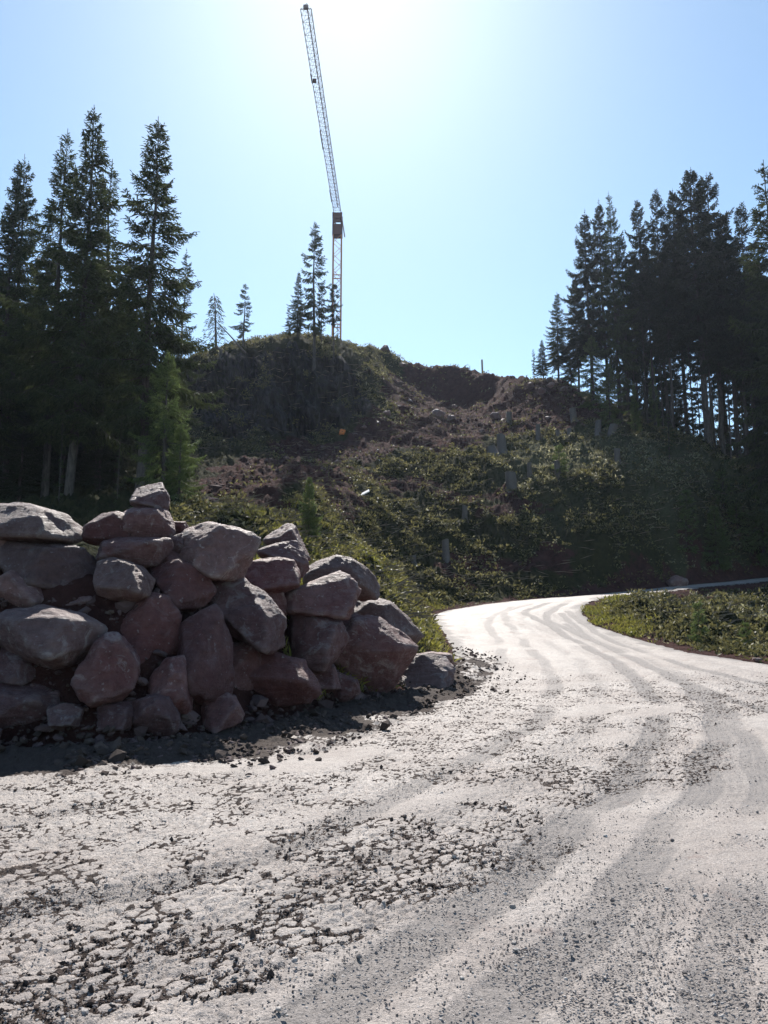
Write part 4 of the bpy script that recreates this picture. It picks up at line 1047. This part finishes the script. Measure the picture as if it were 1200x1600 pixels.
tag(link('bushes', A.mesh('bushes', [M_heath])), 'low rounded bushes and bilberry clumps on the cleared slope', 'bushes', None, 'stuff')
# slash (thin sticks)
X, Y = scatter(9000, 19, 75, rs, .6); h, sd_ = base_h(X, Y); e_, d_ = masks(X, Y, h, sd_)
keep = (sd_ > 1.4) & ((X > -7) | (Y > 55)); X, Y, h, sd_, e_ = [q[keep] for q in (X, Y, h, sd_, e_)]
Z = lumpz(X, Y, h, sd_, e_) + .06
A = Acc(); n = len(X); an = rs.normal(0, .6, n); d = np.stack([np.cos(an), np.sin(an), rs.normal(0, .25, n)], 1); d /= np.linalg.norm(d, axis=1)[:, None]
A.add(*diamonds(np.stack([X, Y, Z], 1), d, rs.uniform(.3, 1.3, n), np.full(n, .035) + Y * .0004, rs, 2, .0))
tag(link('brushwood', A.mesh('brushwood', [M_twig])), 'thin dried felling debris strewn over the slope and mound', 'brushwood', None, 'stuff')
# grass along the pile's right shoulder, verges
X, Y = scatter(60000, 13, 40, rs, .4, .35); h, sd_ = base_h(X, Y); e_, d_ = masks(X, Y, h, sd_)
uu, vv = proj(X, Y, h)
dens = ((sd_ > .35) & (sd_ < 7) & (X > -6) & (X < 3)) | ((sd_ > .15) & (sd_ < 1.6) & (X > 7))
keep = dens & (fbm(X * .8, Y * .8, 3, 123) > -.12); X, Y, h, sd_, e_ = [q[keep] for q in (X, Y, h, sd_, e_)]
Z = lumpz(X, Y, h, sd_, e_)
b, d, l, w = tufts(X, Y, Z - .02, rs, 5, .14 + .16 * rs.rand(len(X)), .14, .35, .55)
A = Acc(); A.add(*diamonds(b, d, l, w, rs, 1, .25))
tag(link('grass', A.mesh('grass', [M_grass])), 'yellow green grass tufts behind the boulder pile and along the verges', 'grass', None, 'stuff')
# rubble on the red soil
def merge_rocks(name, X, Y, Z, sz, mats, lab, cat, n=1, seed=5):
    rs = np.random.RandomState(seed); dv, f = ico(n); protos = []
    for k in range(10):
        q = rs.normal(size=(9, 3)); q /= np.linalg.norm(q, axis=1)[:, None]
        r = 1 / np.max(np.maximum(dv @ q.T / rs.uniform(.55, 1, 9), .3), 1); v = dv * r[:, None] * (1, .85, .7); protos.append(v * .6)
    A = Acc()
    for k in range(10):
        I = np.arange(len(X))[k::10]; m = len(I)
        if not m: continue
        a = rs.uniform(0, 6.28, m); c, s_ = np.cos(a), np.sin(a); v = protos[k]
        vx = (v[None, :, 0] * c[:, None] - v[None, :, 1] * s_[:, None]) * sz[I][:, None] + X[I][:, None]
        vy = (v[None, :, 0] * s_[:, None] + v[None, :, 1] * c[:, None]) * sz[I][:, None] + Y[I][:, None]
        vz = v[None, :, 2] * sz[I][:, None] + Z[I][:, None]
        V = np.stack([vx, vy, vz], -1).reshape(-1, 3); F = (f[None] + (np.arange(m) * len(dv))[:, None, None]).reshape(-1, 3)
        A.add(V, F, k % len(mats))
    tag(link(name, A.mesh(name, mats)), lab, cat, None, 'stuff')
M_scree = Mat('scree', .9, .1); M_scree.color(M_scree.mix(M_scree.gm.outputs['Random Per Island'], (.05, .03, .03), (.16, .11, .105))); M_scree = M_scree.m
X, Y = scatter(26000, 24, 88, rs, -.6, .5); h, sd_ = base_h(X, Y); e_, d_ = masks(X, Y, h, sd_)
keep = (e_ > .6) & (sd_ > 1) & (sdist(X, Y, EARTH) < 1.5) & (fbm(X * .22, Y * .22, 3, 171) > .05); X, Y, h, sd_, e_ = [q[keep] for q in (X, Y, h, sd_, e_)]
Z = lumpz(X, Y, h, sd_, e_); sz = .10 + .16 * rs.rand(len(X)) ** 3 + .4 * (rs.rand(len(X)) > .99)
merge_rocks('rubble', X, Y, Z + .03, sz, [M_scree], 'loose rubble on the red soil below the crest', 'rubble')
# gravel on the road: pebbles and dark clods
def plain_rock_mat(name, c1, c2, r=.8):
    m = Mat(name, r, .3); m.color(m.mix(m.gm.outputs['Random Per Island'], c1, c2)); m.bump(m.noise(60, 4), .01, .6); return m.m
M_peb = plain_rock_mat('pebbles', (.12, .105, .10), (.45, .41, .38)); M_chip = plain_rock_mat('stone_chips', (.05, .03, .03), (.12, .08, .078)); M_clod = plain_rock_mat('soil_clods', (.035, .024, .02), (.085, .06, .05), .95)
M_pebd = plain_rock_mat('dark_pebbles', (.10, .085, .08), (.22, .19, .18))
X, Y = scatter(150000, 2.0, 34, rs, 1.35, .6); h, sd_ = base_h(X, Y)
dm = np.min([linedist(X, Y, t_) for t_ in TRACKS], 0)
keep = (sd_ < .2) & (rs.rand(len(X)) < .10 + .8 * np.exp(-(dm / .38) ** 2) * smooth(-.3, .2, fbm(X * .9, Y * .9, 3, 140)) + .35 * smooth(.0, .5, fbm(X * 1.4, Y * 1.4, 3, 141))); X, Y, h = X[keep], Y[keep], h[keep]
sz = .004 + .010 * rs.rand(len(X)) ** 2.5 + .018 * (rs.rand(len(X)) > .995)
zr = .014 * fbm(X * .8, Y * .8, 3, 82) + .010 * fbm(X * 6, Y * 6, 4, 81, .6)
merge_rocks('gravel', X, Y, h + zr - .002 + sz * .1, sz, [M_peb, M_pebd, M_peb], 'loose grit and pebbles scattered over the gravel road', 'gravel', 1, 6)
X0, Y0 = scatter(170000, 1.9, 20, rs, 1.3, .6); c_, z_, r_, cl_ = tread(X0, Y0); h, sd_ = base_h(X0, Y0)
keep = (cl_ > .35) & (sd_ < -.2); X0, Y0, h = X0[keep], Y0[keep], h[keep]
sz = .005 + .012 * rs.rand(len(X0)) ** 2 + .016 * (rs.rand(len(X0)) > .97)
merge_rocks('crumbs', X0, Y0, h + 0.014 * fbm(X0 * .8, Y0 * .8, 3, 82) + .01 * fbm(X0 * 6, Y0 * 6, 4, 81, .6) - .006 + sz * .2, sz, [M_clod, M_clod, M_pebd], 'dark crumbs of mud lying between the pressed tread prints on the road', 'mud', 1, 9)
# clods at the foot of the pile
X1, Y1 = scatter(60000, 6.5, 24, rs, .8, .6); h, sd_ = base_h(X1, Y1)
k = np.exp(-((sd_ + .35) / .75) ** 2) * (X1 < 3.4) * (rs.rand(len(X1)) < .9); keep = rs.rand(len(X1)) < k * smooth(-.4, .3, fbm(X1 * 1.5, Y1 * 1.5, 3, 150))
X1, Y1, h1, s1 = X1[keep], Y1[keep], h[keep], sd_[keep]
sz = .02 + .05 * rs.rand(len(X1)) ** 2.5 + .07 * (rs.rand(len(X1)) > .985)
merge_rocks('soil_clods', X1, Y1, h1 + .10 * smooth(-.9, -.1, s1) + sz * .15, sz, [M_clod, M_clod, M_chip], 'crumbled dark soil and stones along the foot of the boulder pile', 'soil', 2, 8)

# ------------------------------------------------------------------ thin bluish volume added in place of lens glare, to lift the shadows
A = Acc(); box(A, (0, 250, 25), (900, 720, 100))
m = bpy.data.materials.new('glare_haze'); m.use_nodes = True; t = m.node_tree; t.nodes.remove(t.nodes['Principled BSDF'])
pv = t.nodes.new('ShaderNodeVolumePrincipled'); pv.inputs['Color'].default_value = (.72, .80, 1, 1); pv.inputs['Density'].default_value = .00017; pv.inputs['Anisotropy'].default_value = .5
t.links.new(pv.outputs[0], t.nodes['Material Output'].inputs['Volume'])
tag(link('glare_haze', A.mesh('glare_haze', [m])), kind='stuff')

# chips and fist-sized stones lodged between the boulders
X2, Y2 = scatter(60000, 9, 19, rs, .8, .6); h, sd_ = base_h(X2, Y2)
keep = (sd_ > -.1) & (sd_ < 1.35) & (X2 < 2) & (rs.rand(len(X2)) < .11); X2, Y2, h = X2[keep], Y2[keep], h[keep]
sz = .04 + .13 * rs.rand(len(X2)) ** 2.5
merge_rocks('stone_chips', X2, Y2, h + sz * .2, sz, [M_chip, M_chip, M_chip], 'broken stone chips lodged in the gaps of the boulder pile', 'stones', 2, 12)
